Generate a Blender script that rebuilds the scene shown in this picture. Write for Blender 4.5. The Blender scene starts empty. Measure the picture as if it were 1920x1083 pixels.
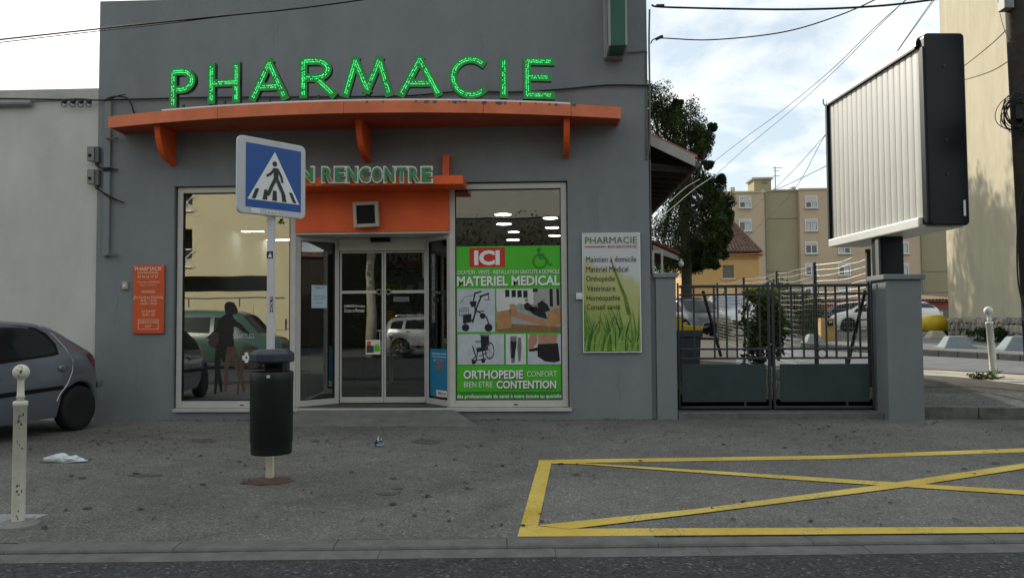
import bpy, bmesh, math, random
from mathutils import Vector, Matrix
R = math.radians
random.seed(7)
sc = bpy.context.scene
C = sc.collection

# ------------------------------------------------------------------ camera
FPX = 1478.0                                   # focal length in pixels of the 1920 px wide photograph
CAM = Vector((0.0, -11.5, 1.4))
YAW, PITCH, ROLL = R(2.5), R(2.46), R(-0.41)
CM = Matrix.Rotation(YAW, 4, 'Z') @ Matrix.Rotation(R(90) + PITCH, 4, 'X') @ Matrix.Rotation(ROLL, 4, 'Z')
cd = bpy.data.cameras.new('camera')
cd.sensor_width = 36.0
cd.lens = 36.0 * FPX / 1920.0
cd.clip_end = 5000
cam = bpy.data.objects.new('camera', cd)
cam.matrix_world = Matrix.Translation(CAM) @ CM
C.objects.link(cam)
sc.camera = cam

# ------------------------------------------------------------------ sky, sun, exposure
SUN_EL = R(27)
SUN_AZ = math.atan2(-0.55, 0.83)               # towards the sun: behind the shop, to the left
SUN = Vector((math.sin(SUN_AZ) * math.cos(SUN_EL), math.cos(SUN_AZ) * math.cos(SUN_EL), math.sin(SUN_EL)))
wd = bpy.data.worlds.new('World')
sc.world = wd
wd.use_nodes = True
nt = wd.node_tree
nt.nodes.clear()
def wn(t, **kw):
    n = nt.nodes.new(t)
    for k, v in kw.items(): setattr(n, k, v)
    return n
sky = wn('ShaderNodeTexSky', sky_type='NISHITA', sun_disc=False, sun_elevation=SUN_EL, sun_rotation=SUN_AZ, air_density=1.0, dust_density=1.2, ozone_density=1.5)
tc = wn('ShaderNodeTexCoord')
sep = wn('ShaderNodeSeparateXYZ')
nt.links.new(tc.outputs['Generated'], sep.inputs[0])
az = wn('ShaderNodeMath', operation='ADD'); az.inputs[1].default_value = 0.22
nt.links.new(sep.outputs['Z'], az.inputs[0])
dx = wn('ShaderNodeMath', operation='DIVIDE'); dy = wn('ShaderNodeMath', operation='DIVIDE')
nt.links.new(sep.outputs['X'], dx.inputs[0]); nt.links.new(az.outputs[0], dx.inputs[1])
nt.links.new(sep.outputs['Y'], dy.inputs[0]); nt.links.new(az.outputs[0], dy.inputs[1])
cmb = wn('ShaderNodeCombineXYZ')
nt.links.new(dx.outputs[0], cmb.inputs[0]); nt.links.new(dy.outputs[0], cmb.inputs[1])
nz = wn('ShaderNodeTexNoise'); nz.inputs['Scale'].default_value = 2.9; nz.inputs['Detail'].default_value = 9; nz.inputs['Roughness'].default_value = 0.58
nz.inputs['Distortion'].default_value = 0.35
nt.links.new(cmb.outputs[0], nz.inputs['Vector'])
rp = wn('ShaderNodeValToRGB')
rp.color_ramp.elements[0].position = 0.41; rp.color_ramp.elements[1].position = 0.63
nt.links.new(nz.outputs['Fac'], rp.inputs[0])
mx = wn('ShaderNodeMix', data_type='RGBA')
nt.links.new(rp.outputs[0], mx.inputs['Factor'])
hz_ = wn('ShaderNodeMix', data_type='RGBA'); hz_.inputs['Factor'].default_value = .62; hz_.inputs['B'].default_value = (5.0, 5.6, 5.75, 1)
nt.links.new(sky.outputs[0], hz_.inputs['A']); nt.links.new(hz_.outputs['Result'], mx.inputs['A'])
mx.inputs['B'].default_value = (7.4, 7.6, 7.5, 1)
bg = wn('ShaderNodeBackground'); bg.inputs['Strength'].default_value = 0.12
nt.links.new(mx.outputs['Result'], bg.inputs['Color'])
wo = wn('ShaderNodeOutputWorld')
nt.links.new(bg.outputs[0], wo.inputs['Surface'])

sl = bpy.data.lights.new('sun', 'SUN')
sl.energy = 3.6; sl.angle = R(0.6); sl.color = (1.0, 0.92, 0.78)
so = bpy.data.objects.new('sun', sl)
so.rotation_euler = SUN.to_track_quat('Z', 'Y').to_euler()
so.location = (0, 0, 40)
C.objects.link(so)
sc.view_settings.view_transform = 'Standard'
sc.view_settings.look = 'None'
sc.view_settings.gamma = 1.0
sc.view_settings.exposure = 0.42
sc.render.engine = 'CYCLES'

# ------------------------------------------------------------------ pixel (1920 x 1083) to place
def ray(px, py):
    return CM.to_3x3() @ Vector(((px - 960.0) / FPX, -(py - 541.5) / FPX, -1.0))
def onY(px, py, Y=0.0):
    r = ray(px, py); return CAM + r * ((Y - CAM.y) / r.y)
def onZ(px, py, z=0.0):
    r = ray(px, py); return CAM + r * ((z - CAM.z) / r.z)
HT = [(-50, .15), (-.1, .15), (1.5, .40), (5, .50), (10, .62), (15, .80), (40, 1.0), (3000, 1.0)]
def hgt(y):
    for (a, b), (c, d) in zip(HT, HT[1:]):
        if y <= c: return b + (d - b) * (y - a) / (c - a)
    return 1.0
def onG(px, py, dz=0.0):                       # on the rising ground behind the gate and in the side street
    z = .5
    for _ in range(40):
        p = onZ(px, py, z + dz); z = z * .5 + .5 * hgt(p.y)
    return onZ(px, py, hgt(p.y) + dz)
def rect(x0, x1, y0, y1, Y=0.0):               # pixel rectangle -> X0, X1, Z0, Z1 in the plane Y
    xm, ym = (x0 + x1) / 2, (y0 + y1) / 2
    return onY(x0, ym, Y).x, onY(x1, ym, Y).x, onY(xm, y1, Y).z, onY(xm, y0, Y).z

# ------------------------------------------------------------------ materials
def lin(*c):
    f = lambda v: (v / 255.0 / 12.92) if v <= 10 else ((v / 255.0 + .055) / 1.055) ** 2.4
    return tuple(f(v) for v in c)
MATS = {}
def mat(name, col, rough=.6, var=.12, scale=4.0, bump=0.0, bscale=60.0, metal=0.0, spec=.4, emit=None, estr=0.0, col2=None, coat=0.0):
    m = bpy.data.materials.new(name); m.use_nodes = True
    n = m.node_tree.nodes; l = m.node_tree.links
    b = n['Principled BSDF']
    b.inputs['Roughness'].default_value = rough; b.inputs['Metallic'].default_value = metal
    b.inputs['Specular IOR Level'].default_value = spec
    if coat: b.inputs['Coat Weight'].default_value = coat
    t = n.new('ShaderNodeTexCoord')
    z = n.new('ShaderNodeTexNoise'); z.inputs['Scale'].default_value = scale; z.inputs['Detail'].default_value = 6; z.inputs['Roughness'].default_value = .62
    l.new(t.outputs['Object'], z.inputs['Vector'])
    r = n.new('ShaderNodeValToRGB')
    r.color_ramp.elements[0].position = .3; r.color_ramp.elements[1].position = .7
    lo = tuple(max(0, c * (1 - var)) for c in col); hi = tuple(min(1, c * (1 + var)) for c in (col2 or col))
    r.color_ramp.elements[0].color = (*lo, 1); r.color_ramp.elements[1].color = (*hi, 1)
    l.new(z.outputs['Fac'], r.inputs[0]); l.new(r.outputs[0], b.inputs['Base Color'])
    if bump:
        z2 = n.new('ShaderNodeTexNoise'); z2.inputs['Scale'].default_value = bscale; z2.inputs['Detail'].default_value = 4
        l.new(t.outputs['Object'], z2.inputs['Vector'])
        bp = n.new('ShaderNodeBump'); bp.inputs['Strength'].default_value = bump; bp.inputs['Distance'].default_value = .01
        l.new(z2.outputs['Fac'], bp.inputs['Height']); l.new(bp.outputs[0], b.inputs['Normal'])
    if emit:
        b.inputs['Emission Color'].default_value = (*emit, 1); b.inputs['Emission Strength'].default_value = estr
    MATS[name] = m
    return m
def ground_mat(name, col, speck=.35, sscale=220, stain=.3, stscale=1.1, bump=.5, crack=0.0, light=.25, spots=.62):
    m = bpy.data.materials.new(name); m.use_nodes = True
    n = m.node_tree.nodes; l = m.node_tree.links; b = n['Principled BSDF']
    b.inputs['Roughness'].default_value = .88; b.inputs['Specular IOR Level'].default_value = .25
    t = n.new('ShaderNodeTexCoord')
    def noise(s, d=6, ro=.6):
        z = n.new('ShaderNodeTexNoise'); z.inputs['Scale'].default_value = s; z.inputs['Detail'].default_value = d; z.inputs['Roughness'].default_value = ro
        l.new(t.outputs['Object'], z.inputs['Vector']); return z
    def ramp(src, p0, p1, c0, c1):
        r = n.new('ShaderNodeValToRGB'); r.color_ramp.elements[0].position = p0; r.color_ramp.elements[1].position = p1
        r.color_ramp.elements[0].color = (c0, c0, c0, 1); r.color_ramp.elements[1].color = (c1, c1, c1, 1)
        l.new(src, r.inputs[0]); return r
    def mul(a, bb):
        x = n.new('ShaderNodeMix'); x.data_type = 'RGBA'; x.blend_type = 'MULTIPLY'; x.inputs['Factor'].default_value = 1
        l.new(a, x.inputs['A']); l.new(bb, x.inputs['B']); return x.outputs['Result']
    v = n.new('ShaderNodeTexVoronoi'); v.inputs['Scale'].default_value = sscale; l.new(t.outputs['Object'], v.inputs['Vector'])
    sp = n.new('ShaderNodeSeparateColor'); l.new(v.outputs['Color'], sp.inputs[0])
    a = ramp(sp.outputs[0], .0, 1.0, 1 - speck, 1 + speck)
    a.color_ramp.elements.new(.93).color = (1 + speck * .6,) * 3 + (1,)
    a.color_ramp.elements[-1].color = (1 + speck + light,) * 3 + (1,)
    bb = ramp(noise(stscale, 8, .65).outputs['Fac'], .32, .68, 1 - stain, 1 + stain * .5)
    cc = ramp(noise(stscale * 7, 5, .7).outputs['Fac'], .3, .7, 1 - stain * .5, 1 + stain * .35)
    dd = ramp(noise(stscale * 3.3, 2, .4).outputs['Fac'], .26, .36, spots, 1.0)      # spots of grime
    base = n.new('ShaderNodeRGB'); base.outputs[0].default_value = (*col, 1)
    o = mul(mul(mul(mul(base.outputs[0], a.outputs[0]), bb.outputs[0]), cc.outputs[0]), dd.outputs[0])
    if crack:
        vc = n.new('ShaderNodeTexVoronoi'); vc.feature = 'DISTANCE_TO_EDGE'; vc.inputs['Scale'].default_value = crack
        zz = noise(3, 4); ad = n.new('ShaderNodeVectorMath'); ad.operation = 'MULTIPLY_ADD'
        ad.inputs[1].default_value = (.5, .5, .5); l.new(zz.outputs['Color'], ad.inputs[0]); l.new(t.outputs['Object'], ad.inputs[2])
        l.new(ad.outputs[0], vc.inputs['Vector'])
        o = mul(o, ramp(vc.outputs['Distance'], .002, .008, .55, 1).outputs[0])
    l.new(o, b.inputs['Base Color'])
    bp = n.new('ShaderNodeBump'); bp.inputs['Strength'].default_value = bump; bp.inputs['Distance'].default_value = .006
    l.new(v.outputs['Distance'], bp.inputs['Height']); l.new(bp.outputs[0], b.inputs['Normal'])
    MATS[name] = m
    return m
def glass_mat(name, ior=1.9, gain=2.4, tint=(.9, .93, .92)):
    m = bpy.data.materials.new(name); m.use_nodes = True
    n = m.node_tree.nodes; l = m.node_tree.links; n.clear()
    tr = n.new('ShaderNodeBsdfTransparent'); tr.inputs[0].default_value = (*tint, 1)
    gl = n.new('ShaderNodeBsdfGlossy'); gl.inputs['Roughness'].default_value = .0; gl.inputs[0].default_value = (1, 1, 1, 1)
    fr = n.new('ShaderNodeFresnel'); fr.inputs[0].default_value = ior
    ml = n.new('ShaderNodeMath'); ml.operation = 'MULTIPLY'; ml.use_clamp = True; ml.inputs[1].default_value = gain
    l.new(fr.outputs[0], ml.inputs[0])
    mi = n.new('ShaderNodeMixShader'); l.new(ml.outputs[0], mi.inputs[0]); l.new(tr.outputs[0], mi.inputs[1]); l.new(gl.outputs[0], mi.inputs[2])
    o = n.new('ShaderNodeOutputMaterial'); l.new(mi.outputs[0], o.inputs[0])
    tx = n.new('ShaderNodeTexCoord'); zz = n.new('ShaderNodeTexNoise'); zz.inputs['Scale'].default_value = .9
    l.new(tx.outputs['Object'], zz.inputs['Vector'])
    bp = n.new('ShaderNodeBump'); bp.inputs['Strength'].default_value = .035; bp.inputs['Distance'].default_value = .02
    l.new(zz.outputs['Fac'], bp.inputs['Height']); l.new(bp.outputs[0], gl.inputs['Normal'])
    MATS[name] = m
    return m
def stucco_mat(name, col, streak=.14, rough=.85):
    """Painted render: broad patches, faint vertical run marks, fine grain."""
    m = mat(name, col, rough, .05, 1.3, .35, 90, spec=.25)
    n = m.node_tree.nodes; l = m.node_tree.links; b = n['Principled BSDF']
    src = b.inputs['Base Color'].links[0].from_socket
    t = n.new('ShaderNodeTexCoord'); mp = n.new('ShaderNodeMapping'); mp.inputs['Scale'].default_value = (.8, .8, .3)
    l.new(t.outputs['Object'], mp.inputs[0])
    z = n.new('ShaderNodeTexNoise'); z.inputs['Scale'].default_value = 1.6; z.inputs['Detail'].default_value = 8; z.inputs['Roughness'].default_value = .7
    l.new(mp.outputs[0], z.inputs['Vector'])
    r = n.new('ShaderNodeValToRGB'); r.color_ramp.elements[0].position = .3; r.color_ramp.elements[1].position = .72
    r.color_ramp.elements[0].color = (1 - streak,) * 3 + (1,); r.color_ramp.elements[1].color = (1 + streak * .6,) * 3 + (1,)
    l.new(z.outputs['Fac'], r.inputs[0])
    x = n.new('ShaderNodeMix'); x.data_type = 'RGBA'; x.blend_type = 'MULTIPLY'; x.inputs['Factor'].default_value = 1
    l.new(src, x.inputs['A']); l.new(r.outputs[0], x.inputs['B']); l.new(x.outputs['Result'], b.inputs['Base Color'])
    return m

stucco_mat('grey_render', (.208, .226, .236))
stucco_mat('grey_pier', (.208, .226, .236), .12)
stucco_mat('beige_render', (.55, .545, .50))
stucco_mat('sand_render', (.45, .405, .29), .14)
mat('coping', (.42, .41, .38), .8, .15, 3, .3)
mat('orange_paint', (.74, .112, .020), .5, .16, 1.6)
mat('orange_faded', (.66, .170, .070), .6, .18, 2.5)
mat('orange_sign', (.60, .085, .02), .35, .1, 3)
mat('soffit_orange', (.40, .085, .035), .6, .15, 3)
mat('aluminium', (.50, .485, .45), .45, .06, 5, spec=.5)
mat('dark_gap', (.012, .012, .013), .7)
mat('black_plastic', (.010, .010, .011), .6, spec=.15)
mat('beige_plastic', (.42, .38, .30), .5)
mat('grey_plastic', (.22, .22, .21), .5, .15)
mat('letter_green', (.030, .29, .065), .4, .08)
mat('letter_side', (.008, .06, .02), .5)
mat('led_green', (.05, .8, .3), .3, 0, emit=(.05, 1.0, .22), estr=1.3)
mat('sign_green', (.045, .24, .075), .5)
mat('sign_white', (.72, .74, .72), .5, .05)
mat('text_white', (.78, .78, .76), .5, .03)
mat('text_cream', (.80, .62, .50), .5, .1)
mat('poster_green', (.075, .46, .028), .4, .05)
mat('poster_dark_green', (.025, .23, .02), .4, .05)
mat('poster_shadow_green', (.028, .22, .02), .4, .05)
mat('poster_red', (.52, .035, .025), .4, .05)
mat('photo_pale', (.48, .52, .56), .4, .12, 6)
mat('photo_white', (.60, .61, .60), .4, .06, 6)
mat('photo_dark', (.015, .015, .018), .4, .3, 20)
mat('photo_grey', (.16, .16, .17), .4, .3, 30)
mat('photo_wood', (.42, .22, .10), .4, .15, 10)
mat('photo_wood_dark', (.24, .13, .06), .4, .2, 12)
mat('photo_skin', (.42, .23, .15), .4, .1, 10)
mat('photo_wall', (.36, .35, .32), .4, .1, 5)
mat('photo_sheet', (.30, .31, .30), .4, .3, 25)
mat('text_black', (.03, .03, .028), .5)
mat('text_olive', (.10, .14, .05), .5)
mat('text_red', (.40, .06, .03), .5)
mat('blade_a', (.10, .22, .03), .4, .3, 9); mat('blade_b', (.05, .13, .02), .4, .3, 9); mat('blade_c', (.22, .36, .08), .4, .25, 9)
mat('white_plastic', (.70, .69, .66), .5, .08)
mat('sign_blue', (.006, .075, .30), .35, .06)
mat('sign_frame', (.50, .52, .53), .4, .06, 5)
mat('post_white', (.58, .58, .60), .5, .08, 3)
mat('cream_post', (.60, .57, .45), .6, .14, 6, .2)
mat('bollard_paint', (.62, .60, .50), .6, .10, 9, .25, 30)
mat('bollard_white', (.72, .72, .70), .6, .08, 9, .2, 30)
mat('chip_dark', (.10, .09, .08), .8)
mat('bin_green', (.007, .013, .012), .45, .2, 4, .15, 120)
mat('bin_lid', (.028, .036, .050), .4, .2, 6)
mat('ramp_concrete', (.150, .146, .134), .9, .22, 4, .5, 60)
mat('concrete', (.19, .185, .172), .85, .2, 5, .4, 50)
mat('concrete_blue', (.25, .29, .305), .85, .12, 3, .3, 50)
mat('rust', (.105, .066, .046), .9, .4, 9, .3)
mat('kerb', (.125, .124, .117), .9, .25, 6, .6, 45)
mat('kerb_old', (.125, .125, .115), .9, .35, 6, .6, 40)
mat('tread_metal', (.42, .43, .43), .45, .15, 8, metal=.6)
mat('car_blue', (.165, .185, .215), .28, .04, 2, metal=.35, coat=.6, spec=.5)
mat('car_silver', (.50, .51, .52), .3, .03, 2, metal=.5, coat=.6)
mat('car_white', (.70, .71, .72), .3, .03, 2, coat=.5)
mat('car_dark', (.03, .035, .045), .3, .03, 2, coat=.6)
mat('car_green', (.028, .075, .050), .3, .05, 2, coat=.6)
mat('car_glass', (.012, .016, .016), .08, .05, 2, spec=.22)
mat('car_glass_blue', (.05, .09, .16), .05, .05, 2, spec=.8)
mat('tyre', (.012, .012, .012), .8, .2, 20)
mat('rim_steel', (.09, .09, .092), .45, .2, 10, metal=.5)
mat('rim_alloy', (.55, .56, .57), .3, .1, 10, metal=.8)
mat('tail_red', (.20, .012, .012), .2)
mat('chrome', (.7, .7, .7), .15, .05, metal=1)
mat('gate_paint', (.032, .039, .044), .5, .25, 4)
mat('gate_panel', (.030, .046, .052), .5, .22, 2.5, .1, 30)
mat('fence_dark', (.018, .018, .018), .6)
mat('wire_metal', (.60, .58, .52), .35, .1, metal=.7)
mat('cable', (.012, .012, .013), .6)
mat('cable_grey', (.12, .12, .12), .6)
mat('billboard_case', (.004, .009, .011), .35, .3, 2, spec=.3)
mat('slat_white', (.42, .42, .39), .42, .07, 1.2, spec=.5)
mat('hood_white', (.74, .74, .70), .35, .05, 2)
mat('peach_render', (.50, .385, .26), .85, .05, .3)
mat('olive_render', (.32, .285, .175), .85, .06, .3)
mat('yellow_render', (.64, .40, .16), .85, .08, .6)
mat('roof_tile', (.19, .115, .085), .85, .45, 2.2)
mat('roof_tile_red', (.24, .06, .04), .8, .3, 3)
mat('window_white', (.68, .68, .66), .5, .05)
mat('window_dark', (.06, .065, .07), .15, .3, .8, spec=.7)
mat('shutter_grey', (.17, .16, .14), .7, .1)
mat('shutter_pale', (.50, .50, .48), .7, .06)
mat('red_band', (.36, .085, .06), .7, .1, 1)
mat('wood_dark', (.05, .035, .025), .8, .3, 4, .4)
mat('bark', (.06, .05, .04), .9, .3, 6, .6, 20)
mat('plane_bark', (.50, .46, .36), .85, .3, 4, .3, 20)
mat('pole_wood', (.035, .028, .022), .85, .35, 7, .6, 25)
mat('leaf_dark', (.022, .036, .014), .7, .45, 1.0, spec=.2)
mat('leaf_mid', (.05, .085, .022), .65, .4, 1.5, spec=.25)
mat('leaf_yellow', (.26, .27, .05), .6, .3, 2, spec=.25)
mat('leaf_brown', (.028, .022, .016), .8, .4, 5)
mat('grass', (.07, .10, .03), .8, .4, 3)
mat('stone_a', (.30, .275, .235), .9, .25, 5, .6, 30); mat('stone_b', (.20, .19, .175), .9, .3, 5, .6, 30); mat('stone_c', (.36, .32, .25), .9, .25, 5, .6, 30)
mat('mortar', (.055, .05, .045), .95, .3, 6, .5, 30)
mat('wheelie_grey', (.055, .062, .072), .5, .15)
mat('yellow_lid', (.62, .44, .02), .45, .08)
mat('ochre_panel', (.50, .32, .10), .7, .1, 3)
mat('bag_white', (.62, .65, .68), .6, .15, 12)
mat('bag_dark', (.05, .05, .09), .4, .4, 30)
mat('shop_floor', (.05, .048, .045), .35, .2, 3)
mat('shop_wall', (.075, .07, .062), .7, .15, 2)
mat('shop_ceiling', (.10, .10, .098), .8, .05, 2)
mat('shop_white', (.42, .43, .42), .6, .08, 3)
mat('shop_red', (.20, .025, .02), .5, .15, 3)
mat('shop_shelf', (.16, .16, .16), .5, .1, 3)
mat('lamp_glow', (.8, .8, .75), .4, 0, emit=(1.0, .95, .82), estr=14.0)
mat('print_blue', (.015, .20, .38), .4, .08, 4)
mat('paper_blue', (.45, .60, .66), .6, .05, 4)
mat('print_black', (.010, .009, .009), .5, .2, 10)
mat('print_brown', (.10, .055, .035), .5, .25, 10)
mat('print_tan', (.22, .14, .085), .5, .2, 8)
mat('print_purple', (.06, .035, .045), .5, .2, 6)
mat('cross_green', (.010, .085, .050), .35, .15, 3)
mat('cross_case', (.26, .275, .27), .5, .12, 4)
mat('bay_yellow', (.56, .37, .022), .7, .14, 1.3, .3, 150, col2=(.60, .45, .10))
m_ = MATS['bay_yellow']; n_ = m_.node_tree.nodes; l_ = m_.node_tree.links; b_ = n_['Principled BSDF']; c_ = b_.inputs['Base Color'].links[0].from_socket
t_ = n_.new('ShaderNodeTexCoord'); za = n_.new('ShaderNodeTexNoise'); za.inputs['Scale'].default_value = 55; za.inputs['Detail'].default_value = 5; zb_ = n_.new('ShaderNodeTexNoise'); zb_.inputs['Scale'].default_value = 2.0
l_.new(t_.outputs['Object'], za.inputs['Vector']); l_.new(t_.outputs['Object'], zb_.inputs['Vector'])
ad_ = n_.new('ShaderNodeMath'); ad_.operation = 'MULTIPLY_ADD'; ad_.inputs[1].default_value = .55; l_.new(zb_.outputs['Fac'], ad_.inputs[0]); l_.new(za.outputs['Fac'], ad_.inputs[2])
rw = n_.new('ShaderNodeValToRGB'); rw.color_ramp.elements[0].position = .88; rw.color_ramp.elements[1].position = .99; l_.new(ad_.outputs[0], rw.inputs[0])
mw = n_.new('ShaderNodeMix'); mw.data_type = 'RGBA'; mw.inputs['B'].default_value = (.16, .15, .13, 1); l_.new(rw.outputs[0], mw.inputs['Factor']); l_.new(c_, mw.inputs['A']); l_.new(mw.outputs['Result'], b_.inputs['Base Color'])
mat('tan_wall', (.46, .41, .26), .85, .06, .4)
mat('dark_recess', (.035, .03, .025), .9, .3, 2)
mat('asphalt_far', (.15, .155, .16), .9, .2, 2.0, .3, 60)
mat('sunlit_concrete', (.40, .37, .30), .9, .15, 2.0, .3, 60)  # concrete with sunlight put into its colour
mat('dirt', (.075, .068, .055), .95, .35, 3.0, .5, 40)
ground_mat('forecourt', (.160, .155, .142), .42, 85, .28, .45, .8, 0.0, .6, .82)
ground_mat('stain', (.108, .104, .094), .4, 90, .3, 1.5, .6)
ground_mat('road_asphalt', (.052, .055, .059), .5, 60, .18, .8, .9, 0.0, 1.6)
ground_mat('patch_asphalt', (.125, .128, .122), .45, 70, .25, 1.2, .8, 0, .5)
ground_mat('terrain_mat', (.095, .09, .075), .3, 30, .3, .3, .4)
glass_mat('shop_glass')
glass_mat('door_glass', 1.7, 1.5, (.80, .84, .83))

for k in ('leaf_dark', 'leaf_mid', 'leaf_yellow', 'grass'):
    n_ = MATS[k].node_tree; b_ = n_.nodes['Principled BSDF']; o_ = n_.nodes['Material Output']; t_ = n_.nodes.new('ShaderNodeBsdfTranslucent'); a_ = n_.nodes.new('ShaderNodeMixShader')
    a_.inputs[0].default_value = .35; c_ = b_.inputs['Base Color'].links[0].from_socket; n_.links.new(c_, t_.inputs[0])
    n_.links.new(b_.outputs[0], a_.inputs[1]); n_.links.new(t_.outputs[0], a_.inputs[2]); n_.links.new(a_.outputs[0], o_.inputs['Surface'])
# ------------------------------------------------------------------ mesh helpers
ROOTM = {}
class MB:
    def __init__(s): s.v = []; s.f = []; s.mi = []; s.m = 0; s.sm = []; s.smooth = False
    def add(s, vs, fs):
        o = len(s.v); s.v += [tuple(v) for v in vs]
        for f in fs: s.f.append([o + i for i in f]); s.mi.append(s.m); s.sm.append(s.smooth)
        return s
    def box(s, x0, x1, y0, y1, z0, z1, M=None):
        vs = [Vector(p) for p in ((x0,y0,z0),(x1,y0,z0),(x1,y1,z0),(x0,y1,z0),(x0,y0,z1),(x1,y0,z1),(x1,y1,z1),(x0,y1,z1))]
        if M: vs = [M @ v for v in vs]
        return s.add(vs, [(0,3,2,1),(4,5,6,7),(0,1,5,4),(1,2,6,5),(2,3,7,6),(3,0,4,7)])
    def prism(s, pts, d, M=None):              # closed outline of 3-D points pushed along vector d
        n = len(pts); d = Vector(d); a = [Vector(p) for p in pts]; vs = a + [p + d for p in a]
        if M: vs = [M @ v for v in vs]
        return s.add(vs, [tuple(range(n)), tuple(range(2*n-1, n-1, -1))] + [(i, n+i, n+(i+1)%n, (i+1)%n) for i in range(n)])
    def poly(s, pts): return s.add(pts, [tuple(range(len(pts)))])
    def tube(s, pts, r, n=6, r1=None):
        pts = [Vector(p) for p in pts]; k = len(pts); vs = []; fs = []
        up = Vector((.31, .17, .93))
        for i, p in enumerate(pts):
            t = (pts[min(i+1, k-1)] - pts[max(i-1, 0)]).normalized()
            a = t.cross(up)
            if a.length < 1e-3: a = t.cross(Vector((1, 0, 0)))
            a.normalize(); b = t.cross(a)
            rr = r if r1 is None else r + (r1 - r) * i / (k - 1)
            for j in range(n):
                an = 2 * math.pi * j / n; vs.append(p + a * math.cos(an) * rr + b * math.sin(an) * rr)
        for i in range(k - 1):
            for j in range(n):
                fs.append((i*n+j, i*n+(j+1)%n, (i+1)*n+(j+1)%n, (i+1)*n+j))
        fs += [tuple(range(n-1, -1, -1)), tuple((k-1)*n+j for j in range(n))]
        return s.add(vs, fs)
    def lathe(s, prof, n=20, M=None):          # profile of (r, z)
        vs = []; fs = []; k = len(prof)
        for r, z in prof:
            for j in range(n):
                a = 2*math.pi*j/n; v = Vector((r*math.cos(a), r*math.sin(a), z)); vs.append(M @ v if M else v)
        for i in range(k-1):
            for j in range(n): fs.append((i*n+j, i*n+(j+1)%n, (i+1)*n+(j+1)%n, (i+1)*n+j))
        fs += [tuple(range(n-1, -1, -1)), tuple((k-1)*n+j for j in range(n))]
        return s.add(vs, fs)
    def mesh(s, name):
        me = bpy.data.meshes.new(name); me.from_pydata(s.v, [], s.f)
        me.polygons.foreach_set('material_index', s.mi); me.polygons.foreach_set('use_smooth', s.sm); me.update()
        return me
    def build(s, name, m, parent=None, bevel=0, center=None, label=None, cat=None, group=None, kind=None):
        return mk(name, s.mesh(name), m, parent, bevel, center, label, cat, group, kind)
def tag(o, label=None, cat=None, group=None, kind=None):
    if label: o['label'] = label
    if cat: o['category'] = cat
    if group: o['group'] = group
    if kind: o['kind'] = kind
    return o
def mk(name, me, m, parent=None, bevel=0, center=None, label=None, cat=None, group=None, kind=None):
    o = bpy.data.objects.new(name, me); C.objects.link(o)
    for x in (m if isinstance(m, (list, tuple)) else [m]):
        if me.materials.find(x) < 0: me.materials.append(MATS[x])
    if parent is not None:
        o.parent = parent
        if parent.name in ROOTM: o.matrix_parent_inverse = ROOTM[parent.name].inverted()
    elif center is not False and len(me.vertices):
        xs = [v.co for v in me.vertices]
        c = Vector(((min(v.x for v in xs)+max(v.x for v in xs))/2, (min(v.y for v in xs)+max(v.y for v in xs))/2, min(v.z for v in xs)))
        me.transform(Matrix.Translation(-c)); o.location = c
        ROOTM[o.name] = Matrix.Translation(c)
    if bevel:
        b = o.modifiers.new('bevel', 'BEVEL'); b.width = bevel; b.segments = 2; b.limit_method = 'ANGLE'; b.angle_limit = R(40)
    return tag(o, label, cat, group, kind)
def thing(name, loc, label, cat, group=None, local=False, rz=0):
    """An Empty at the thing's base. local: its parts are built round the origin; else in place."""
    o = bpy.data.objects.new(name, None); C.objects.link(o); o.empty_display_size = .1
    o.location = loc; o.rotation_euler = (0, 0, rz)
    if not local: ROOTM[o.name] = Matrix.Translation(Vector(loc)) @ Matrix.Rotation(rz, 4, 'Z')
    return tag(o, label, cat, group)
def copy_tree(o, parent=None):
    c = o.copy(); C.objects.link(c); c.parent = parent
    for ch in o.children: copy_tree(ch, c)
    return c
_tc = {}
def text_geo(s, bold=0.0):
    if (s, bold) in _tc: return _tc[(s, bold)]
    cu = bpy.data.curves.new('t', 'FONT'); cu.body = s; cu.offset = bold; cu.resolution_u = 3
    o = bpy.data.objects.new('t', cu); C.objects.link(o)
    dg = bpy.context.evaluated_depsgraph_get(); dg.update()
    me = bpy.data.meshes.new_from_object(o.evaluated_get(dg))
    vs = [v.co.copy() for v in me.vertices]; fs = [tuple(p.vertices) for p in me.polygons]
    bpy.data.objects.remove(o); bpy.data.curves.remove(cu); bpy.data.meshes.remove(me)
    _tc[(s, bold)] = (vs, fs)
    return vs, fs
def text_in(mb, s, X0, X1, Z0, Z1, Y, bold=0.0, M=None, depth=0.0):
    """Lettering fitted to a rectangle in the plane Y, facing the street (-Y)."""
    vs, fs = text_geo(s, bold)
    a = min(v.x for v in vs); b = max(v.x for v in vs); c = min(v.y for v in vs); d = max(v.y for v in vs)
    q = [Vector((X0 + (v.x-a)/(b-a)*(X1-X0), Y, Z0 + (v.y-c)/(d-c)*(Z1-Z0))) for v in vs]
    if M: q = [M @ v for v in q]
    mb.add(q, fs)
    if depth:
        dv = Vector((0, depth, 0)); dv = (M.to_3x3() @ dv) if M else dv
        n = len(q); cnt = {}
        for f in fs:
            for i in range(len(f)):
                e = (f[i], f[(i+1) % len(f)]); cnt[e] = 1
        sides = [(e[1], e[0], n+e[0], n+e[1]) for e in cnt if (e[1], e[0]) not in cnt]
        mb.add(q + [v + dv for v in q], sides)
def text_px(mb, s, x0, x1, y0, y1, Y, bold=0.0, depth=0.0):
    text_in(mb, s, *rect(x0, x1, y0, y1, Y), Y, bold, None, depth)
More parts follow.
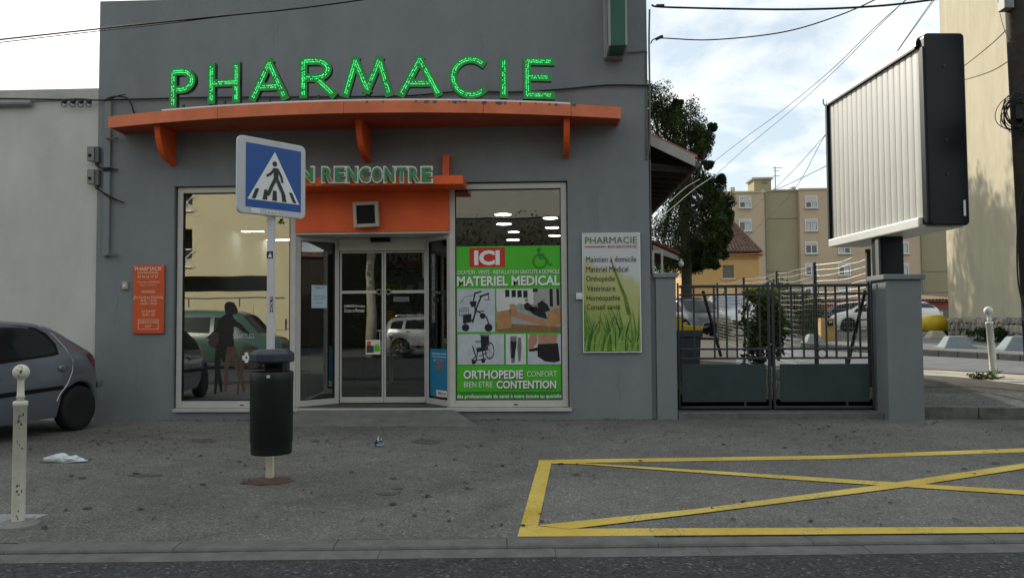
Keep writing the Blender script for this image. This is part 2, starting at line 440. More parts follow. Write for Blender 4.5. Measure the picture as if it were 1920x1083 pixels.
def wall_holes(mb, x0, x1, z0, z1, y0, y1, holes):
    """A wall slab y0..y1 with rectangular openings (X0, X1, Z0, Z1), reveals included."""
    xs = sorted({x0, x1, *[h[0] for h in holes], *[h[1] for h in holes]}); zs = sorted({z0, z1, *[h[2] for h in holes], *[h[3] for h in holes]})
    solid = lambda i, j: 0 <= i < len(xs)-1 and 0 <= j < len(zs)-1 and not any(h[0]-1e-6 <= xs[i] and xs[i+1] <= h[1]+1e-6 and h[2]-1e-6 <= zs[j] and zs[j+1] <= h[3]+1e-6 for h in holes)
    for i in range(len(xs)-1):
        for j in range(len(zs)-1):
            if not solid(i, j): continue
            a, b, c, d = xs[i], xs[i+1], zs[j], zs[j+1]
            mb.poly([(a,y0,c),(b,y0,c),(b,y0,d),(a,y0,d)]); mb.poly([(a,y1,c),(a,y1,d),(b,y1,d),(b,y1,c)])
            if not solid(i-1, j): mb.poly([(a,y0,c),(a,y0,d),(a,y1,d),(a,y1,c)])
            if not solid(i+1, j): mb.poly([(b,y0,c),(b,y1,c),(b,y1,d),(b,y0,d)])
            if not solid(i, j-1): mb.poly([(a,y0,c),(a,y1,c),(b,y1,c),(b,y0,c)])
            if not solid(i, j+1): mb.poly([(a,y0,d),(b,y0,d),(b,y1,d),(a,y1,d)])
def frame(mb, X0, X1, Z0, Z1, y0, y1, t, tb=None):
    tb = tb or t
    mb.box(X0, X0+t, y0, y1, Z0, Z1); mb.box(X1-t, X1, y0, y1, Z0, Z1)
    mb.box(X0+t, X1-t, y0, y1, Z0, Z0+tb); mb.box(X0+t, X1-t, y0, y1, Z1-t, Z1)

# ================================================================== THE GROUND
# kerb line between forecourt and road, read off the photograph
K0 = onZ(0, 1031); K1 = onZ(1920, 1011)
KU = (K1 - K0).normalized(); KN = Vector((-KU.y, KU.x, 0))         # along the kerb, towards the shop
def kp(s, n, z): return K0 + KU * s + KN * n + Vector((0, 0, z))
def sheet(name, pts, m, kind='structure', thick=0.0):
    mb = MB()
    if thick: mb.prism(pts, (0, 0, -thick))
    else: mb.poly(pts)
    return mb.build(name, m, None, kind=kind)
sheet('ground', [(-1500, -1500, -.30), (1500, -1500, -.30), (1500, 3000, -.30), (-1500, 3000, -.30)], 'terrain_mat')
KW = .17                                       # kerb stone width
sheet('forecourt', [kp(-40, KW, 0), kp(60, KW, 0), (60, .3, 0), (-60, .3, 0)], 'forecourt', thick=.2)
sheet('road', [kp(-60, -14.5, -.034), kp(70, -14.5, -.034), kp(70, -.17, -.034), kp(-60, -.17, -.034)], 'road_asphalt', thick=.2)
sheet('opposite_pavement', [kp(-60, -30, .05), kp(70, -30, .05), kp(70, -14.52, .05), kp(-60, -14.52, .05)], 'forecourt', thick=.2)
kerb = thing('kerb', K0, None, None); kerb['kind'] = 'structure'
KM = Matrix.Translation(K0) @ Matrix(((KU.x, KN.x, 0, 0), (KU.y, KN.y, 0, 0), (0, 0, 1, 0), (0, 0, 0, 1)))
s = -4.0
while s < 12:
    L = random.uniform(.95, 1.2)
    e = random.uniform(-.006, .006)
    mb = MB()
    pr = [(.0, -.2), (.0, -.018), (.010, -.006), (.03, e*.5 - .001), (KW - .004, e), (KW - .004, -.2)]
    mb.prism([KM @ Vector((s + .002, a, b)) for a, b in pr], KU * (L - .004))
    mb.build('kerb_stone', 'kerb', kerb)
    g = MB(); e2 = random.uniform(-.004, .004)
    g.prism([KM @ Vector((s + .3 + .002, a, b)) for a, b in ((-.165, -.25), (-.165, -.030 + e2*.5), (-.004, -.024 + e2*.5), (-.004, -.25))], KU * (L - .004))
    g.build('gutter_stone', 'kerb', kerb)
    s += L
# rising ground behind the gate and in the side street
XS = [2.06, 3.4, 5.6, 7, 10, 14, 20, 40, 90, 400]
YS = [.45, 1.0, 1.5, 3, 5, 7.5, 10, 12.5, 15, 20, 30, 40, 60, 100, 300, 1500]
mb = MB()
for i in range(len(XS)-1):
    for j in range(len(YS)-1):
        a, b, c, d = XS[i], XS[i+1], YS[j], YS[j+1]
        mb.poly([(a, c, hgt(c)), (b, c, hgt(c)), (b, d, hgt(d)), (a, d, hgt(d))])
mb.build('terrain', 'terrain_mat', None, center=False, kind='structure')
mb = MB(); mb.poly([(-400, 10.5, .99), (2.05, 10.5, .99), (2.05, 1500, .99), (-400, 1500, .99)])
mb.build('terrain', 'terrain_mat', None, center=False, kind='structure')
def drape(name, pts, m, dz=.004, n=8, **kw):
    """A ground sheet from a near edge (pixel polyline) to a far edge, following the rising ground."""
    near, far = pts
    mb = MB()
    def at(line, t):
        k = t * (len(line) - 1); i = min(int(k), len(line) - 2); f = k - i
        a = line[i]; b = line[i+1]
        return (a[0] + (b[0]-a[0])*f, a[1] + (b[1]-a[1])*f)
    rows = []
    for j in range(5):
        rows.append([])
        for i in range(n+1):
            a = at(near, i/n); b = at(far, i/n); f = j/4
            p = onG(a[0]+(b[0]-a[0])*f, a[1]+(b[1]-a[1])*f); p.z = hgt(p.y) + dz
            rows[-1].append(p)
    for j in range(4):
        for i in range(n): mb.poly([rows[j][i], rows[j][i+1], rows[j+1][i+1], rows[j+1][i]])
    return mb.build(name, m, None, kind='structure', **kw)
# raised corner pavement with its own kerb, right of the gate
P0 = onZ(1716, 785); P1 = onZ(2120, 787)
pu = (P1 - P0).normalized(); L = (P1 - P0).length
mb = MB()
ne = [(P0.x + pu.x*L*t, P0.y + pu.y*L*t + .13) for t in [i/10 for i in range(11)]]
for i in range(10):
    a, b = ne[i], ne[i+1]
    for ya, yb in ((0, .32),):
        fa, fb = (a[0], .75), (b[0], .75)
        mb.poly([(a[0], a[1], .165), (b[0], b[1], .165), (fb[0], fb[1], hgt(.75)+.012), (fa[0], fa[1], hgt(.75)+.012)])
mb.build('raised_pavement', 'patch_asphalt', None, kind='structure')
mb = MB(); mb.prism([(P0.x-.02, P0.y+.14, .12), (P1.x, P1.y+.14, .12), (P1.x, .5, .16), (P0.x-.02, .5, .16)], (0, 0, -.35))
mb.build('pavement_base', 'dirt', None, kind='structure')
rk = thing('raised_kerb', P0, None, None); rk['kind'] = 'structure'
s = 0
for Ls in (.86, .80, .11, .84, .9):
    M = Matrix.Translation(P0 + pu*s) @ Matrix.Rotation(math.atan2(pu.y, pu.x), 4, 'Z')
    mb = MB(); mb.box(.006, Ls-.006, 0, .135, -.2, .172 + random.uniform(-.008, .008), M)
    mb.build('kerb_stone', 'kerb_old', rk, bevel=.016); s += Ls
mb = MB(); mb.box(-.16, -.005, .02, .2, -.1, .11, Matrix.Translation(P0)); mb.build('kerb_stone', 'rust', rk, bevel=.02)
drape('shaded_dirt_strip', ([(1690, 728), (1790, 724), (1850, 726), (2000, 742)], [(1690, 703), (1790, 706), (1850, 714), (2000, 731)]), 'dirt', .006)  # dark colour stands for dirt and cast shade together
drape('sunlit_pavement', ([(1700, 702), (1790, 706), (1850, 713), (2000, 730)], [(1400, 690), (1740, 693), (1850, 699), (2000, 708)]), 'sunlit_concrete', .005)  # strip coloured paler to paint the sun on the pavement
drape('side_street', ([(1380, 690), (1740, 692), (1850, 698), (2050, 709)], [(1380, 650), (1740, 668), (1850, 673), (2050, 686)]), 'asphalt_far', .009)
fk = thing('far_kerb', onG(1735, 668), None, None); fk['kind'] = 'structure'
fa = onG(1500, 652); fb = onG(2050, 686)
fa.z = hgt(fa.y); fb.z = hgt(fb.y)
n = 16
for i in range(n):
    a = fa.lerp(fb, i/n); b = fa.lerp(fb, (i+1)/n); a.z = hgt(a.y); b.z = hgt(b.y)
    mb = MB(); d = (b-a).normalized()
    mb.prism([a + d*.01 + Vector((0,0,-.1)), b - d*.01 + Vector((0,0,-.1)), b - d*.01 + Vector((0,0,.15)), a + d*.01 + Vector((0,0,.15))], Vector((.25, .05, 0)))
    mb.build('kerb_stone', 'kerb', fk, bevel=.015)
mb = MB()
for i in range(n):
    a = fa.lerp(fb, i/n); b = fa.lerp(fb, (i+1)/n)
    mb.poly([(a.x+.25, a.y+.05, hgt(a.y)+.14), (b.x+.25, b.y+.05, hgt(b.y)+.14), (b.x+6.5, b.y+3.5, hgt(b.y+3.5)+.14), (a.x+6.5, a.y+3.5, hgt(a.y+3.5)+.14)])
mb.build('far_pavement', 'asphalt_far', None, kind='structure')

# ---- yellow delivery bay
def zigzag(up, lo, dz):
    ups = [onZ(x, y, dz) for x, y in up]; los = [onZ(x, y, dz) for x, y in lo]
    return ups, los
def strip(name, up, lo, dz):
    mb = MB(); a, b = zigzag(up, lo, dz)
    for i in range(len(a)-1): mb.poly([b[i], b[i+1], a[i+1], a[i]])
    return mb
bay = thing('bay_marking', onZ(990, 1000), 'yellow painted loading bay outline with crossed diagonals on the forecourt', 'road marking')
for up, lo, dz in (
    ([(1010,861.5),(1310,857),(1560,853),(1920,839.5),(2300,826)], [(1010,868),(1310,863.5),(1560,859.5),(1920,846.8),(2300,834)], .004),
    ([(1011,861.5),(1034,867)], [(970,1005),(1009,984)], .0052),
    ([(1006,985),(1066,990),(1920,986.5),(2300,985)], [(970,1005),(1066,1004.5),(1920,997.5),(2300,995)], .0064),
    ([(1034,866.5),(1090,867),(1500,892),(1920,918.5),(2300,941)], [(1034,868),(1090,869.5),(1500,899),(1920,926.5),(2300,950)], .0076),
    ([(1008,983.5),(1310,952.5),(1650,908),(1920,867.5),(2200,826)], [(1066,991),(1310,961.5),(1710,910.5),(1920,877.5),(2200,838)], .0088)):
    strip('b', up, lo, dz).build('painted_line', 'bay_yellow', bay)
# ---- door ramp
rx = [onZ(520, 799).x, onZ(905, 797).x]; tx = [onY(560, 770).x, onY(850, 770).x]
ry = onZ(700, 800).y
ramp = MB()
ramp.prism([(rx[0], ry, -.02), (rx[1], ry, -.02), (tx[1], -.01, .155), (tx[0], -.01, .155)], (0, 0, -.25))
ramp.build('door_ramp', 'ramp_concrete', None, kind='structure')
for x0, x1 in ((rx[0]-.35, rx[0]-.02), (rx[1]+.02, rx[1]+.1)):
    pass
mb = MB(); a = [onZ(x, y, .004) for x, y in ((735, 800), (760, 797), (830, 796), (880, 792), (868, 784), (820, 783), (770, 789))]
mb.poly(a); mb.build('cement_patch', 'ramp_concrete', None, kind='structure')
a = [onZ(x, y, .004) for x, y in ((448, 905), (470, 897), (500, 893), (540, 894), (552, 900), (530, 906), (490, 909))]
mb = MB(); mb.poly(a); mb.build('rust_stain', 'rust', None, kind='structure')
for k, (x, y, rx_, ry_) in enumerate(((800, 827, 30, 5), (592, 826, 10, 3), (270, 890, 40, 3), (725, 925, 24, 3), (380, 825, 30, 3), (745, 915, 12, 2.4))):
    pts = [onZ(x + rx_*math.cos(t)*random.uniform(.6, 1.05), y + ry_*math.sin(t)*random.uniform(.6, 1.05), .0042) for t in [2*math.pi*i/14 for i in range(14)]]
    mb = MB(); mb.poly(pts[::-1]); mb.build('dark_stain', 'stain', None, kind='structure') if 'stain' in MATS else None

# ================================================================== THE PHARMACY
XL = onY(180, 500).x; XR = onY(1222, 700).x
ox0, ox1, oz0, oz1 = rect(325, 1066, 344, 768)
TOP = onY(180, 3).z
DEP = 9.0
ph = thing('pharmacy_building', (-1.9, 0, 0), 'grey rendered pharmacy with orange canopies, glazed shopfront and splayed entrance', 'shop building')
mb = MB(); wall_holes(mb, XL, XR, -.1, TOP, 0, .26, [(ox0, ox1, oz0, oz1)])
mb.build('front_wall', 'grey_render', ph)
mb = MB()
mb.box(XL, XL+.2, .262, DEP, -.1, 4.9); mb.box(XR-.2, XR, .262, DEP, -.1, 4.9); mb.box(XL+.2, XR-.2, DEP-.2, DEP, -.1, 4.9)  # unseen rear walls kept low so the sun clears them onto the billboard
mb.build('side_wall', 'grey_render', ph)
mb = MB(); mb.box(XL+.2, XR-.2, .262, DEP-.2, 4.6, 4.8); mb.build('roof', 'concrete', ph)
mb = MB(); mb.box(XL-.0, XR, -.012, -.001, -.1, onY(700, 775).z)
# interior shell
CEIL = 3.42
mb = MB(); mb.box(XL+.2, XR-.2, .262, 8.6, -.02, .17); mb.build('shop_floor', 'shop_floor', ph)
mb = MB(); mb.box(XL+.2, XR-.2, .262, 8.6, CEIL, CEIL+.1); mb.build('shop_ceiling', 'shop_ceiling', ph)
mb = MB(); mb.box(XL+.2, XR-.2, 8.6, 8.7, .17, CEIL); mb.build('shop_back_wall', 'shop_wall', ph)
# sill under the glazing
X0, X1, Z0, Z1 = rect(326, 1072, 763, 769)
mb = MB(); mb.box(X0, X1, -.045, .25, oz0-.02, oz0+.025); mb.build('window_sill', 'aluminium', ph)
FY0, FY1 = .055, .125                           # frame depth range
GZ0 = oz0 + .03
def shop_window(x0, x1, ytop, name='shop_window'):
    a = rect(x0, x1, ytop, 763); Xa, Xb, Zb = a[0], a[1], a[3]
    mb = MB(); frame(mb, Xa, Xb, GZ0, Zb, FY0, FY1, .085, .10)
    w = mb.build(name, 'aluminium', ph, bevel=.006)
    g = MB(); g.box(Xa+.086, Xb-.086, FY0+.03, FY0+.036, GZ0+.10, Zb-.085); g.build('glass', 'shop_glass', w)
    b = MB(); frame(b, Xa+.0855, Xb-.0855, GZ0+.1005, Zb-.0855, FY0+.004, FY0+.045, .012); b.build('gasket', 'dark_gap', w)
    k = MB(); xm = (Xa+Xb)/2 + .1; k.box(xm-.03, xm+.03, FY0-.004, FY0+.002, GZ0+.03, GZ0+.045); k.build('drain_cap', 'dark_gap', w)
    return w, Xa, Xb, Zb
wl = shop_window(328, 552, 349)
wr = shop_window(842, 1064, 342)
EX0, EX1 = wl[2], wr[1]                         # entrance clear width
REC = .62
SZ0 = .165
ZH = onY(690, 434).z                            # underside of the orange panel
# orange panel over the entrance
mb = MB(); mb.box(EX0+.001, EX1-.001, .03, .12, ZH, onY(700, 352).z + .25); mb.build('fascia_panel', 'orange_paint', ph)
mb = MB(); mb.box(EX0+.001, EX1-.001, .045, REC+.12, ZH-.03, ZH-.002); mb.build('entrance_soffit', 'aluminium', ph)
# splayed side lights
ix0 = onY(636, 600, REC).x; ix1 = onY(799, 600, REC).x
def sidelight(xa, ya, xb, yb):
    d = Vector((xb-xa, yb-ya, 0)); L = d.length; u = d.normalized(); n = Vector((u.y, -u.x, 0))
    if n.y > 0: n = -n
    M = Matrix.Translation((xa, ya, 0)) @ Matrix(((u.x, -n.x, 0, 0), (u.y, -n.y, 0, 0), (0, 0, 1, 0), (0, 0, 0, 1)))
    mb = MB(); t = .075; zt = ZH-.032; zb = SZ0 + .01
    mb.box(0, t, 0, .06, zb, zt, M); mb.box(L-t, L, 0, .06, zb, zt, M); mb.box(t, L-t, 0, .06, zb, zb+.09, M); mb.box(t, L-t, 0, .06, zt-t, zt, M)
    w = mb.build('side_light', 'aluminium', ph, bevel=.005)
    g = MB(); g.box(t, L-t, .026, .032, zb+.09, zt-t, M); g.build('glass', 'door_glass', w)
    q = MB(); t2 = .012
    q.box(t, t+t2, .004, .025, zb+.09, zt-t, M); q.box(L-t-t2, L-t, .004, .025, zb+.09, zt-t, M); q.box(t+t2, L-t-t2, .004, .025, zb+.09, zb+.09+t2, M); q.box(t+t2, L-t-t2, .004, .025, zt-t-t2, zt-t, M)
    q.build('gasket', 'dark_gap', w)
    return w, M, L
slL = sidelight(EX0+.004, .075, ix0, REC)
slR = sidelight(ix1, REC, EX1-.004, .075)
# door header with sensor, and the two leaves
hz = onY(718, 470, REC).z
mb = MB(); mb.box(ix0+.002, ix1-.002, REC-.03, REC+.12, hz, ZH-.034); hd = mb.build('door_header', 'aluminium', ph, bevel=.006)
a = rect(693, 735, 445, 454, REC-.03); mb = MB()
mb.box(a[0]+.02, a[1]-.02, REC-.10, REC-.032, a[2], a[3]); mb.build('motion_sensor', 'black_plastic', hd, bevel=.02)
xm = onY(719, 600, REC).x
for k, (xa, xb) in enumerate(((ix0+.003, xm-.004), (xm+.004, ix1-.003))):
    mb = MB(); frame(mb, xa, xb, SZ0+.02, hz-.003, REC+.02, REC+.06, .028, .085)
    w = mb.build('sliding_door', 'aluminium', ph, bevel=.004)
    g = MB(); g.box(xa+.029, xb-.029, REC+.036, REC+.042, SZ0+.106, hz-.032); g.build('glass', 'door_glass', w)
    zr = onY(700, 547, REC).z
    r = MB(); r.box(xa+.029, xb-.029, REC+.022, REC+.034, zr-.022, zr+.022); r.build('rail', 'aluminium', w)
    xh = xb-.07 if k == 0 else xa+.07
    r = MB(); r.lathe([(.045, 0), (.045, .012), (.028, .012), (.028, 0)], 18, Matrix.Translation((xh, REC+.02, zr)) @ Matrix.Rotation(R(90), 4, 'X')); r.build('lock', 'grey_plastic', w)
mb = MB(); mb.box(EX0+.05, EX1-.05, .02, REC+.1, SZ0-.02, SZ0+.008); mb.build('door_mat_well', 'dirt', ph)
# prints and stickers on the entrance glass
def on_side(M, L, u0, u1, z0, z1, m, name, parent, y=.020, txt=None, tm=None):
    mb = MB(); mb.box(u0*L, u1*L, y-.002, y, z0, z1, M); o = mb.build(name, m, parent)
    for s_, a0, a1, b0, b1 in (txt or []):
        t = MB(); text_in(t, s_, (u0+(u1-u0)*a0)*L, (u0+(u1-u0)*a1)*L, z0+(z1-z0)*b0, z0+(z1-z0)*b1, y-.003, .01, M); t.build('lettering', tm, o)
    return o
zz = lambda y: onY(600, y, .3).z
on_side(slL[1], slL[2], .36, .72, zz(577), zz(534), 'paper_blue', 'paper_notice', slL[0], .02, [('FERMETURE', .2, .8, .85, .92), ('du samedi 24 au lundi 26', .1, .9, .5, .56), ('Pharmacie de garde', .15, .85, .36, .42), ('affichage', .3, .7, .2, .25)], 'text_black')
bl = on_side(slR[1], slR[2], .13, .87, zz(744), zz(655), 'print_blue', 'blue_advert', slR[0], .02, [('Demandez conseil', .1, .9, .88, .92), ('a votre pharmacien', .1, .9, .81, .85), ('substitution', .2, .8, .74, .78)], 'text_white')
on_side(slR[1], slR[2], .36, .72, zz(695), zz(676), 'photo_grey', 'card_print', slR[0], .016)
on_side(slR[1], slR[2], .40, .87, zz(744), zz(732), 'white_plastic', 'name_strip', slR[0], .016, [('Mylan', .2, .9, .2, .75)], 'text_black')
def door_print(px, Y=REC+.02): return rect(*px, Y)
dl = [o for o in ph.children if o.name.startswith('sliding_door')]
t = MB(); text_px(t, 'CARBONE V\u00e9ronique', 645, 684, 571, 577, REC+.033, .01); t.build('lettering', 'text_white', dl[0]); t = MB(); text_px(t, 'Docteur en Pharmacie', 646, 683, 578, 585, REC+.033); t.build('lettering', 'text_white', dl[0])
a = rect(686, 713, 637, 664, REC+.033)
mb = MB(); mb.box(a[0], a[1], REC+.0335, REC+.0345, a[2], a[3]); st = mb.build('sticker', 'white_plastic', dl[0], bevel=.0004)
for (fx0, fx1, fz0, fz1, m) in ((.05, .55, .12, .62, 'print_purple'), (.08, .35, .6, .92, 'orange_paint'), (.58, .96, .2, .6, 'poster_green'), (.62, .92, .58, .74, 'yellow_lid')):
    mb = MB(); mb.box(a[0]+(a[1]-a[0])*fx0, a[0]+(a[1]-a[0])*fx1, REC+.031+.0005*fz0, REC+.0332, a[2]+(a[3]-a[2])*fz0, a[2]+(a[3]-a[2])*fz1); mb.build('sticker_patch', m, st)
a = rect(738, 767, 556, 565, REC+.033)
mb = MB(); mb.box(a[0], a[1], REC+.0335, REC+.0345, a[2], a[3]); st = mb.build('sticker', 'shop_shelf', dl[1])
t = MB(); text_in(t, 'POUSSEZ', a[0]+.03, a[1]-.03, a[2]+.02, a[3]-.02, REC+.033); t.build('lettering', 'text_black', st)

# ---- bow-fronted orange canopy
cz0, cz1 = 4.27, 4.43
cxa = onY(233, 250).x; cxb = onY(1159, 232).x
def bow(x):
    t = (x - cxa) / (cxb - cxa) * 2 - 1
    return .44 + .56 * (1 - t*t)
cn = thing('bowed_canopy', ((cxa+cxb)/2, 0, cz0), 'long bowed orange canopy with peeling edge across the grey facade', 'canopy')
N = 40
top = MB(); xs = [cxa + (cxb-cxa)*i/N for i in range(N+1)]
for z, fl in ((cz0+.02, 0), (cz1-.012, 1)):
    for i in range(N):
        q = [(xs[i], -.002, z), (xs[i+1], -.002, z), (xs[i+1], -bow(xs[i+1])+.025, z), (xs[i], -bow(xs[i])+.025, z)]
        top.poly(q if not fl else q[::-1])
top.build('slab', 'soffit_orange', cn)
for x in (cxa, cxb-.03):
    mb = MB(); mb.box(x, x+.03, -bow(x)+.027, -.002, cz0, cz1); mb.build('end_board', 'orange_faded', cn)
seams = [cxa] + [onY(px, 200, -.9).x for px in (405, 648, 906, 1072)] + [cxb]
for a, b in zip(seams, seams[1:]):
    mb = MB(); k = 8
    for i in range(k):
        x0 = a + .003 + (b-a-.006)*i/k; x1 = a + .003 + (b-a-.006)*(i+1)/k
        mb.prism([(x0, -bow(x0), cz0-.006), (x1, -bow(x1), cz0-.006), (x1, -bow(x1)+.024, cz0-.006), (x0, -bow(x0)+.024, cz0-.006)], (0, 0, cz1-cz0+.006))
    mb.build('fascia_board', 'orange_faded', cn)
# peeling paint along the top edge
random.seed(3)
for px in (780, 800, 815, 842, 850, 858, 870, 905, 930, 938, 946, 975, 1003, 1030, 1042, 1074, 1078, 690, 720):
    p = onY(px, 195, -.93); x = p.x; w = random.uniform(.02, .10); y = -bow(x)-.002
    pts = []
    for i in range(6): pts.append((x + w*(i/5-.5), y - .0, cz1 - .001))
    for i in range(5, -1, -1): pts.append((x + w*(i/5-.5), y - .0, cz1 - random.uniform(.008, .05)))
    mb = MB(); mb.poly(pts[::-1]); mb.build('paint_flake', 'chip_dark', cn)
sx0, sx1 = onY(294, 205, -.8).x, onY(1070, 190, -.8).x
mb = MB(); k = 30
for i in range(k):
    x0 = sx0 + (sx1-sx0)*i/k; x1 = sx0 + (sx1-sx0)*(i+1)/k
    mb.prism([(x0, -bow(x0)+.02, cz1+.001), (x1, -bow(x1)+.02, cz1+.001), (x1, -bow(x1)+.14, cz1+.001), (x0, -bow(x0)+.14, cz1+.001)], (0, 0, .026))
mb.build('letter_rail', 'sign_white', cn)
def bracket(px, py0, py1, name, parent, out, th=.085, zt=None):
    xw = onY(px, (py0+py1)/2).x; zb = onY(px, py1).z; zt = zt or cz0 + .015
    pts = [(xw, -.003, zt), (xw, -.003, zb)]
    for i in range(9):
        t = i/8; pts.append((xw, -.05 - (out-.05)*math.sin(t*R(90))**.8, zb + .02 + (zt-zb-.02)*(1-math.cos(t*R(90)))))
    mb = MB(); mb.prism([(x-th/2, y, z) for x, y, z in pts], (th, 0, 0)); return mb.build(name, 'orange_paint', parent, bevel=.006)
bracket(326, 235, 312, 'bracket', cn, .52); bracket(690, 225, 306, 'bracket', cn, .60); bracket(1061, 218, 298, 'bracket', cn, .52)

# ---- PHARMACIE in lit letters
sg = thing('pharmacie_sign', ((cxa+cxb)/2, -.7, cz1+.03), 'green light-studded PHARMACIE letters standing along the orange canopy', 'sign')
def arc(cx, cy, rx, ry, a0, a1, n=14): return [(cx+rx*math.cos(R(a0+(a1-a0)*i/n)), cy+ry*math.sin(R(a0+(a1-a0)*i/n))) for i in range(n+1)]
w_ = .085                                       # half stroke as a share of letter height handled below
GLY = {
 'P': [[(0,0),(0,1)], [(0,1),(.45,1)] + arc(.45,.72,.55,.28,90,-90) + [(0,.44)]],
 'H': [[(0,0),(0,1)], [(1,0),(1,1)], [(0,.5),(1,.5)]],
 'A': [[(0,0),(.5,1)], [(.5,1),(1,0)], [(.2,.3),(.8,.3)]],
 'R': [[(0,0),(0,1)], [(0,1),(.42,1)] + arc(.42,.745,.42,.255,90,-90) + [(0,.49)], [(.42,.49),(1,0)]],
 'M': [[(0,0),(.22,1)], [(.22,1),(.5,.1)], [(.5,.1),(.78,1)], [(.78,1),(1,0)]],
 'C': [arc(.62,.5,.62,.5,52,308,26)],
 'I': [[(.5,0),(.5,1)]],
 'E': [[(0,0),(0,1)], [(0,1),(1,1)], [(0,.53),(.85,.53)], [(0,0),(1,0)]]}
def ribbon(mb, pts, hw, y, dep, M):
    P = [Vector((p[0], 0, p[1])) for p in pts]; k = len(P); L = []; Rr = []
    for i, p in enumerate(P):
        t0 = (P[i]-P[i-1]).normalized() if i > 0 else (P[1]-P[0]).normalized()
        t1 = (P[i+1]-P[i]).normalized() if i < k-1 else t0
        n0 = Vector((-t0.z, 0, t0.x)); n1 = Vector((-t1.z, 0, t1.x)); nn = (n0+n1).normalized(); sc_ = 1/max(.6, nn.dot(n0))
        e = Vector((0,0,0))
        if i == 0: e = -t0*hw
        if i == k-1: e = t0*hw
        L.append(p + nn*hw*sc_ + e); Rr.append(p - nn*hw*sc_ + e)
    yv = Vector((0, y, 0)); dv = Vector((0, dep, 0))
    for i in range(k-1):
        a, b, c, d = Rr[i]+yv, Rr[i+1]+yv, L[i+1]+yv, L[i]+yv
        q = [M @ v for v in (a, b, c, d)]; mb.m = 0; mb.poly(q)
        r = [M @ (v+dv) for v in (a, b, c, d)]; mb.m = 1
        mb.poly([q[0], r[0], r[1], q[1]]); mb.poly([q[3], q[2], r[2], r[3]]); mb.poly(r[::-1])
        if i == 0: mb.poly([q[0], q[3], r[3], r[0]])
        if i == k-2: mb.poly([q[1], r[1], r[2], q[2]])
LET = [('P',316,368,127,202), ('H',388,451,117,194), ('A',467,541,111,189), ('R',561,631,107,184), ('M',641,736,106,182), ('A',746,828,104,182), ('C',842,911,104,185), ('I',935,954,107,184), ('E',981,1041,108,186)]
for ch, a, b, y0, y1 in LET:
    x = onY((a+b)/2, y1, -.85).x; Yl = -bow(x) + .085
    X0, X1, Z0, Z1 = rect(a, b, y0, y1, Yl); Z0 = max(Z0, cz1+.032); Z1 = max(Z1, Z0+.5)
    hw = .055; xm = (X0+X1)/2
    e = .05; th = -math.atan2(bow(xm+e)-bow(xm-e), 2*e) * .6
    M = Matrix.Translation((xm, Yl, 0)) @ Matrix.Rotation(th, 4, 'Z')
    hx = max((X1-X0)/2 - hw, .001); zb, zt = Z0+hw, Z1-hw
    mp = lambda p: ((p[0]*2-1)*hx, zb+(zt-zb)*p[1])
    mb = MB(); dots = MB(); seen = []
    for k, stt in enumerate(GLY[ch]):
        pts = [mp(p) for p in stt]; pts = [p for i, p in enumerate(pts) if i == 0 or math.hypot(p[0]-pts[i-1][0], p[1]-pts[i-1][1]) > 1e-4]
        ribbon(mb, pts, hw, -.0015*k, .075+.0015*k, M)
        s_ = 0.0
        for p, q in zip(pts, pts[1:]):
            p = Vector((*p, 0)); q = Vector((*q, 0)); Ld = (q-p).length; tt = (q-p).normalized() if Ld else Vector((1,0,0)); nn = Vector((-tt.y, tt.x, 0))
            while s_ < Ld:
                for off in (-.014, .014):
                    if random.random() < .82:
                        c = p + tt*(s_ + (.006 if off > 0 else 0)) + nn*(off + random.uniform(-.003, .003))
                        if all((c-o).length > .015 for o in seen):
                            seen.append(c); rr = random.choice((.0044, .0055, .0064))
                            dots.prism([M @ Vector((c.x + rr*math.cos(g), -.0015*k-.0065, c.y + rr*math.sin(g))) for g in [R(60*j) for j in range(6)]], (0, .006, 0))
                s_ += .021
            s_ -= Ld
    lt = mb.build('letter', ['letter_green', 'letter_side'], sg)
    dots.build('light_dots', 'led_green', lt, kind='stuff')
    f = MB(); f.box(-.012, .012, .02, .05, cz1+.02, Z0+.05, M); f.build('foot', 'letter_side', lt)

# ---- small canopy with BON RENCONTRE
sz0, sz1 = onY(800, 357).z, onY(800, 357).z + .125
sxa, sxb = onY(512, 340, -.5).x, onY(868, 340, -.5).x
s2 = thing('entrance_canopy', ((sxa+sxb)/2, 0, sz0), 'short flat orange canopy with two fins over the shop entrance', 'canopy')
mb = MB(); mb.box(sxa, sxb, -.50, -.002, sz0, sz1); mb.build('slab', 'orange_paint', s2, bevel=.006)
for px in (838, 545):
    xw = onY(px, 310).x; zt = onY(838, 293).z
    pts = [(xw-.05, -.003, sz1+.001), (xw-.05, -.003, zt), (xw-.05, -.10, zt)] + [(xw-.05, -.10-.06*math.sin(R(15*i)), sz1+.001+(zt-sz1)*(1-i/6.0)**1.4*.94) for i in range(1, 7)]
    mb = MB(); mb.prism(pts, (.1, 0, 0)); mb.build('fin', 'orange_paint', s2, bevel=.005)
s3 = thing('name_sign', (sxa+1.2, -.52, sz0), 'green BON RENCONTRE lettering with pale outline on the entrance canopy', 'sign')
adv = [('B', 498, 521), ('O', 522, 546), ('N', 548, 571), ]
chars = [('B', 512, 532), ('O', 534, 558), ('N', 562, 590)] + [(c, 603 + i*23.2, 603 + i*23.2 + 22.6) for i, c in enumerate('RENCONTRE')]
for c, a, b in chars:
    X0, X1, Z0, Z1 = rect(a+3, b-2, 315, 341, -.52)
    mb = MB(); text_in(mb, c, X0, X1, Z0, Z1, -.565, .03, None, .02); lt = mb.build('letter', 'sign_green', s3)
    mb = MB(); text_in(mb, c, X0-.022, X1+.022, Z0-.024, Z1+.024, -.545, .062, None, .042); mb.build('outline_plate', 'sign_white', lt)
